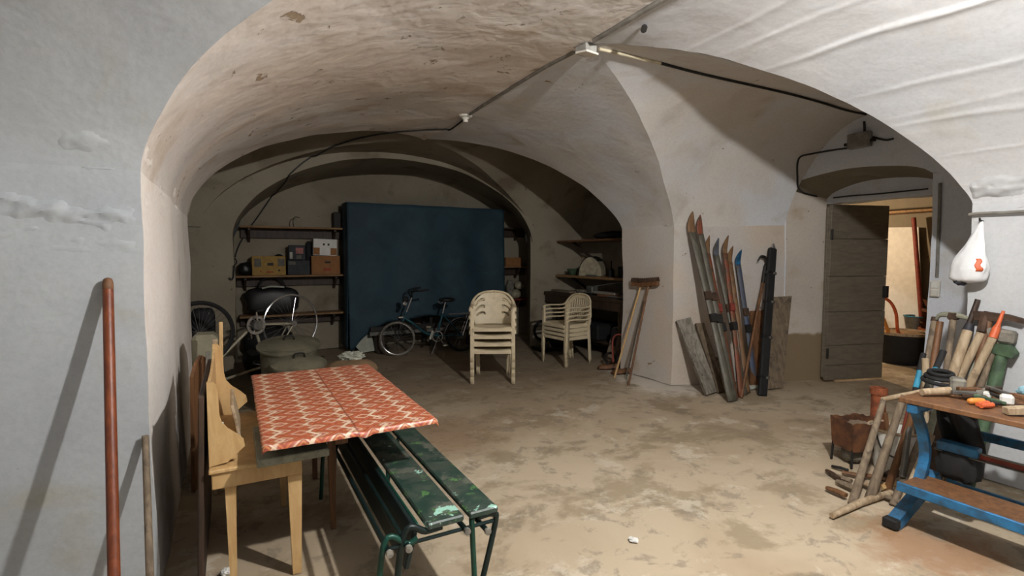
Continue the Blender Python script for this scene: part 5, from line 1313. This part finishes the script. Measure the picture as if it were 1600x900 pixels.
# black coat hanging under the bench
tag(MB().grid(lambda i, j: Vector((3.52 + .03 * math.sin(i * 9 + j * 3) + .04 * j, 1.20 + .17 * i - .03 * j + .012 * math.sin(j * 7), .70 - .40 * j)), 18, 16).build('black_cloth', 'black_matte', smooth=True, solid=.01), 'black cloth hanging from the work bench behind the blue leg', 'cloth')
tag(MB().blob((3.48, 1.24, .37), (.18, .18, .20), .25, 3, 12, zflat=.098, sq=.6).build('dark_pouch', 'rubber', smooth=True), 'dark tool pouch sitting on the step of the work bench', 'bag')

# ------------------------------------------------------------------ long-handled tools leaning on the wall behind the bench
def W(u, v, off=.03):
    return onx(u, v, XR - off) if True else None
def handle(u0, v0, u1, v1, r0, r1, mat, name, label, cat='tool', off=.04, foot=None, top_d=None, parts=None):
    """wooden shaft from its top (on the wall) down through a lower point, carried on to the ground"""
    tp = W(u0, v0, off) if top_d is None else at(u0, v0, top_d)
    k = foot if foot is not None else tp + Vector((-.62, .02, 0))
    ft = None
    q = ray(u1, v1); s_ = None
    # lower visible point lies in the vertical plane that leans from the wall: choose its depth so that the foot sits on the ground
    best = None
    for n_ in range(60):
        d_ = 2.2 + n_ * .04; lowp = at(u1, v1, d_)
        if lowp.z >= tp.z - .02: continue
        f_ = tp + (lowp - tp) * (tp.z / (tp.z - lowp.z)); lean = (f_ - tp); lean.z = 0
        sc = abs(lean.length - (.35 if parts is None else parts)) + (5 if f_.x > XR - .03 else 0)
        if best is None or sc < best[0]: best = (sc, f_)
    ft = best[1]
    t = thing(name, label, cat, ft)
    MB().tube([ft, ft.lerp(tp, .4), tp], [r1, (r0 + r1) / 2, r0], 10).build('handle', mat, t, True)
    return t, ft, tp
t, f_, q = handle(1460, 502, 1444, 590, .021, .019, 'wood_grey', 'hoe', 'grey-brown handle with an iron collar, leftmost tool on the wall')
MB().tube([q, q + (q - f_).normalized() * .03], [.024, .022], 10).build('collar', 'iron_rust', t, True)
t, f_, q = handle(1469, 503, 1455, 590, .021, .019, 'wood_brown', 'rake', 'brown handle close beside the leftmost grey one')
t, f_, q = handle(1490, 494, 1478, 585, .020, .020, 'wood_grey', 'pickaxe', 'pickaxe with a curved green-grey iron head upright on the wall', off=.06)
MB().tube(spline([W(1463, 499, .05), W(1470, 492, .06), W(1490, 492, .07), W(1505, 495, .06), W(1516, 500, .05)], 5), [.008 + .012 * math.sin(i / 20 * math.pi) for i in range(21)], 8).build('pick_head', 'plank_green_grey', t, True)
MB().bbox(q, (.06, .055, .05), None, .008).build('eye', 'iron_rust', t)
t, f_, q = handle(1528, 468, 1508, 522, .016, .018, 'wood_dark', 'spade', 'dark thin shaft rising highest beside the plastic bag', off=.03)
t, f_, q = handle(1512, 517, 1486, 592, .030, .030, 'wood_pale', 'sledge_shaft', 'thick pale shaft with a dark purple end', off=.08)
MB().tube([q, q + (q - f_).normalized() * .05], [.031, .024], 10).build('end_band', 'card_dark', t, True)
t, f_, q = handle(1533, 520, 1496, 598, .024, .026, 'wood_pale', 'mattock', 'pale shafted mattock under the brown axe head', off=.10)
B = MB(); B.tube([q, W(1538, 500, .05), W(1543, 487, .05)], [.026, .03, .018], 8); B.build('socket', 'iron_rust', t, True)
# axe with a broad brown head
t, f_, q = handle(1546, 500, 1520, 600, .019, .019, 'wood_brown', 'axe', 'axe with a broad dark brown head against the white wall', off=.05)
MB().prism([(-.075, -.032), (.0, -.036), (.09, -.014), (.165, -.03), (.165, .0), (.09, .02), (0, .026), (-.085, .028)], .04, W(1547, 494, .05), (0, -1, 0), (0, 0, 1)).build('axe_head', 'iron_rust', t)
# hammer with an orange tip
t, f_, q = handle(1551, 528, 1513, 605, .023, .025, 'wood_pale', 'orange_tipped_tool', 'pale handle ending in a slim orange plastic tip', off=.12)
d_ = (q - f_).normalized(); o2 = W(1568, 486, .06)
MB().tube([q, q.lerp(o2, .35), q.lerp(o2, .5), o2], [.024, .022, .013, .009], 10).build('orange_tip', 'plastic_orange', t, True)
# grey sledge heads
t, f_, q = handle(1560, 525, 1530, 610, .018, .018, 'wood_grey', 'sledgehammer', 'sledgehammer with a blocky grey head on the white wall', off=.05)
MB().bbox(W(1562, 524, .05), (.08, .16, .085), Matrix.Rotation(R(6), 3, 'X'), .014).build('hammer_head', 'grey_dust', t)
t, f_, q = handle(1542, 535, 1526, 600, .018, .018, 'wood_dark', 'lump_hammer', 'hammer with a small dark grey head left of the grey sledge', off=.04)
MB().bbox(W(1540, 540, .05), (.06, .10, .06), Matrix.Rotation(R(-8), 3, 'X'), .012).build('hammer_head', 'steel_worn', t)
# green mallet and its post
t, f_, q = handle(1566, 552, 1547, 625, .035, .035, 'green_paint', 'green_post', 'green wooden post with a dark green capped head', off=.07)
MB().prism([(-.07, -.02), (.075, -.045), (.085, -.02), (.05, .035), (-.06, .035)], .09, W(1562, 545, .07), (0, -1, 0), (0, 0, 1)).build('cap_head', 'green_paint', t)
t, f_, q = handle(1551, 552, 1532, 630, .024, .024, 'plank_green_grey', 'green_grey_stake', 'greenish grey stake left of the green post', off=.05)
t, f_, q = handle(1526, 548, 1519, 580, .016, .018, 'paper_scrap', 'white_stake', 'whitish stake between the pale shafts', off=.05)
# pruning shears with blue grips
t = thing('loppers', 'long-handled loppers with blue and black grips, left of the bench', 'loppers', onz(1424, 745))
for k, (a, e, mt) in enumerate((((1443, 553), (1437, 580), 'rubber'), ((1437, 580), (1431, 607), 'blue_tool'), ((1431, 607), (1424, 640), 'rubber'), ((1424, 640), (1410, 745), 'steel_worn'))):
    d0 = 3.35 - .08 * k; MB().tube([at(*a, d0), at(*e, d0 - .06)], [.016, .018], 10).build(('grip_end', 'blue_grip', 'sleeve', 'arm')[k], mt, t, True)
for k, (a, e, mt) in enumerate((((1474, 549), (1462, 577), 'rubber'), ((1462, 577), (1454, 592), 'blue_tool'), ((1454, 592), (1432, 660), 'steel_worn'))):
    d0 = 3.30 - .05 * k; MB().tube([at(*a, d0), at(*e, d0 - .05)], [.020, .018], 10).build(('grip_end', 'blue_grip', 'arm')[k], mt, t, True)
t, f_, q = handle(1446, 560, 1446, 600, .020, .018, 'wood_pale', 'wooden_staff', 'short pale brown handle between the blue grips', off=1.0, top_d=3.25, parts=.12)

# ------------------------------------------------------------------ timber and buckets left of the bench
# wooden trestle frame: two long legs, a top bar and a bar on the ground
t = thing('trestle_frame', 'weathered grey wooden trestle frame leaning beside the work bench', 'trestle', onz(1345, 790))
tA, tB = at(1381, 624, 3.22), at(1440, 612, 3.05)
gA, gB, gC = onz(1331, 788), onz(1358, 782), onz(1386, 768)
B = MB(); B.tube([tA + (tA - tB) * .04, tB], [.017, .016], 10); B.build('top_bar', 'wood_pale', t, True)
MB().tube([gA, gA.lerp(tA, .5), tA], [.024, .021, .017], 10).build('leg', 'wood_grey', t, True)
mB = tA.lerp(tB, .55); MB().tube([gB, gB.lerp(mB, .5), mB], [.028, .024, .019], 10).build('leg', 'wood_grey', t, True)
mC = tA.lerp(tB, .95); MB().tube([gC, gC.lerp(mC, .5), mC], [.022, .02, .018], 10).build('leg', 'wood_brown', t, True)
tag(MB().tube([onz(1300, 806, .02), onz(1345, 785, .022), onz(1392, 770, .02)], [.016, .022, .020], 10).build('round_pole', 'wood_pale', smooth=True), 'short pale pole lying on the floor before the trestle frame', 'pole')
tag(MB().tube([onz(1403, 806), at(1432, 735, 2.95), at(1456, 680, 3.02)], [.018, .019, .017], 10).build('wooden_staff', 'wood_pale', smooth=True), 'smooth pale staff leaning at the left end of the blue bench', 'staff')
tag(MB().tube([onz(1395, 790), at(1428, 712, 3.12), at(1449, 662, 3.18)], [.021, .021, .018], 10).build('wooden_staff', 'wood_grey', smooth=True), 'rough brown staff leaning just left of the smooth pale one', 'staff')
tag(MB().tube([onz(1418, 790), at(1436, 735, 3.0), at(1462, 640, 3.12)], [.02, .02, .018], 10).build('grey_pole', 'plank_green_grey', smooth=True), 'grey-green pole tucked behind the smooth pale staff', 'pole')
tag(MB().prism([(0, 0), (.10, .02), (.13, .42), (.06, .52), (0, .44)], .008, onz(1440, 765, .01), (.55, -.83, 0), (.25, .15, 1)).build('shovel_blade', 'iron_rust'), 'rusty shovel blade leaning beside the blue leg', 'shovel')
tag(MB().tube([onz(1428, 738), at(1444, 640, 3.3), at(1447, 618, 3.3)], .008, 8).build('white_rod', 'paper_white', smooth=True), 'thin white rod standing in the white bucket', 'rod')
# rusty iron trough on a stand
p = onz(1333, 730); ax_ = Vector((math.cos(-R(20)), math.sin(-R(20)), 0)); ay_ = Vector((-ax_.y, ax_.x, 0))
t = thing('rusty_bin', 'rusty brown iron bin on thin legs left of the trestle', 'bin', p + Vector((.08, .0, 0)))
c_ = p + Vector((.10, .03, 0)); bw, bd, z0_, z1_ = .27, .21, .12, .325
def rim_(s_): return z1_ + .007 * math.sin(s_ * 9) + .004 * math.sin(s_ * 23)
cor = [(-1, -1), (1, -1), (1, 1), (-1, 1)]
for k in range(4):
    a, e = cor[k], cor[(k + 1) % 4]
    def face(i, j):
        x, y = a[0] + (e[0] - a[0]) * i, a[1] + (e[1] - a[1]) * i; tp2 = .90 + .10 * j
        return c_ + ax_ * (x * bw / 2 * tp2) + ay_ * (y * bd / 2 * tp2) + Vector((0, 0, z0_ + (rim_(i + k) - z0_) * j))
    MB().grid(face, 10, 4).build('side_plate', 'rust', t, solid=.005)
MB().box(c_ + Vector((0, 0, z0_)), (.2, .15, .008), Matrix.Rotation(-R(20), 3, 'Z')).build('bottom', 'rust', t)
for sx_, sy_ in cor: MB().bar(c_ + ax_ * (sx_ * bw * .46) + ay_ * (sy_ * bd * .44), c_ + ax_ * (sx_ * bw * .44) + ay_ * (sy_ * bd * .42) + Vector((0, 0, z0_ + .02)), .018, .012).build('leg', 'iron_dark', t)
MB().blob(c_ + Vector((0, 0, z1_ - .05)), (.22, .17, .06), .3, 3, 10).build('ash', 'wood_grey', t, True)
tag(MB().blob(c_ + Vector((0, .02, .075)), (.2, .14, .15), .2, 3, 10, zflat=.074).build('dark_cobble', 'grey_dust', smooth=True), 'grey stone lying under the rusty bin', 'stone')
# white bucket
p = onz(1401, 738) + Vector((.04, .04, 0))
t = thing('white_bucket', 'chipped white enamel bucket behind the leaning handles', 'bucket', p)
MB().lathe([(0, .004), (.115, .004), (.155, .29), (.148, .29), (.11, .015), (0, .015)], p, n=28).build('bucket_body', 'enamel_white', t, True)
MB().tube(arc(p + Vector((0, 0, .295)), .155, 0, 6.283, 32, (1, 0, 0), (0, 1, 0))[:-1], .010, 8, closed=True).build('rim', 'wood_pale', t, True)
MB().tube(spline([p + Vector((-.15, .05, .27)), p + Vector((-.17, -.02, .16)), p + Vector((-.10, -.13, .13)), p + Vector((.06, -.15, .18)), p + Vector((.15, -.04, .27))], 6), .006, 6).build('bail', 'iron_dark', t, True)
for k, (dx, dy, z) in enumerate(((-.03, .02, .34), (.05, -.02, .37))):
    tag(MB().tube([p + Vector((dx * .4, dy * .4, .05)), p + Vector((dx * 1.8, dy * 2, z + .06))], .015, 8).build('trowel', ('wood_brown', 'red_paint')[k], smooth=True), ('brown trowel handle sticking out of the white bucket', 'red trowel handle sticking out of the white bucket')[k], 'trowel')
# terracotta pot and hammer handle behind
p = onz(1364, 706) + Vector((.15, .05, 0))
t = thing('drain_tile', 'orange clay drain tile on end behind the trestle frame', 'drain tile', p)
MB().lathe([(0, .004), (.05, .004), (.05, .42), (.06, .42), (.06, .47), (.045, .47), (.04, .02), (0, .02)], p, n=18).build('tile', 'terracotta', t, True)
MB().lathe([(.048, .10), (.053, .10), (.053, .13), (.048, .13)], p, n=18, closed=True).build('collar', 'rust', t, True)
# offcuts and small tools lying about
OFF = [((1292, 735, 1312, 748), .017, 'iron_rust', 'rusty hooked bar lying left under the bin', 'bar'), ((1302, 742, 1330, 752), .020, 'wood_grey', 'grey round offcut in the heap, second from the left', 'offcut'),
       ((1308, 752, 1338, 765), .022, 'wood_grey', 'thick grey offcut at the front of the heap', 'offcut'), ((1292, 762, 1322, 774), .020, 'wood_brown', 'brown round offcut lying nearest the viewer', 'offcut'),
       ((1316, 738, 1352, 745), .018, 'wood_brown', 'brown offcut lying under the rusty bin', 'offcut'), ((1345, 752, 1372, 765), .026, 'wood_pale', 'pale thick offcut between the trestle legs', 'offcut'),
       ((1350, 742, 1385, 750), .020, 'wood_brown', 'brown offcut behind the trestle legs', 'offcut'), ((1376, 762, 1400, 755), .024, 'wood_tan', 'yellowish offcut right of the trestle legs', 'offcut'),
       ((1385, 745, 1402, 738), .035, 'iron_rust', 'rusty hammer head on the heap before the white bucket', 'hammer head'), ((1384, 776, 1412, 787), .020, 'wood_grey', 'flat grey offcut at the right of the heap', 'offcut'),
       ((1300, 728, 1325, 735), .014, 'iron_dark', 'thin black iron bar behind the heap', 'bar')]
for (ua, va, ub_, vb), r_, mt, lb, ct in OFF:
    a, e = onz(ua, va, r_ + .004), onz(ub_, vb, r_ + .01); tag(MB().tube([a, a.lerp(e, .5) + Vector((0, 0, .003)), e], [r_ * .85, r_, r_ * .95], 8, flat=.75).build('offcut' if ct == 'offcut' else ct.replace(' ', '_'), mt, smooth=True), lb, ct)
tag(MB().bbox(onz(1393, 757, .03), (.03, .03, .05), Matrix.Rotation(R(30), 3, 'Y'), .006).build('white_chip', 'paper_white'), 'small white chip on the heap before the bucket', 'chip')
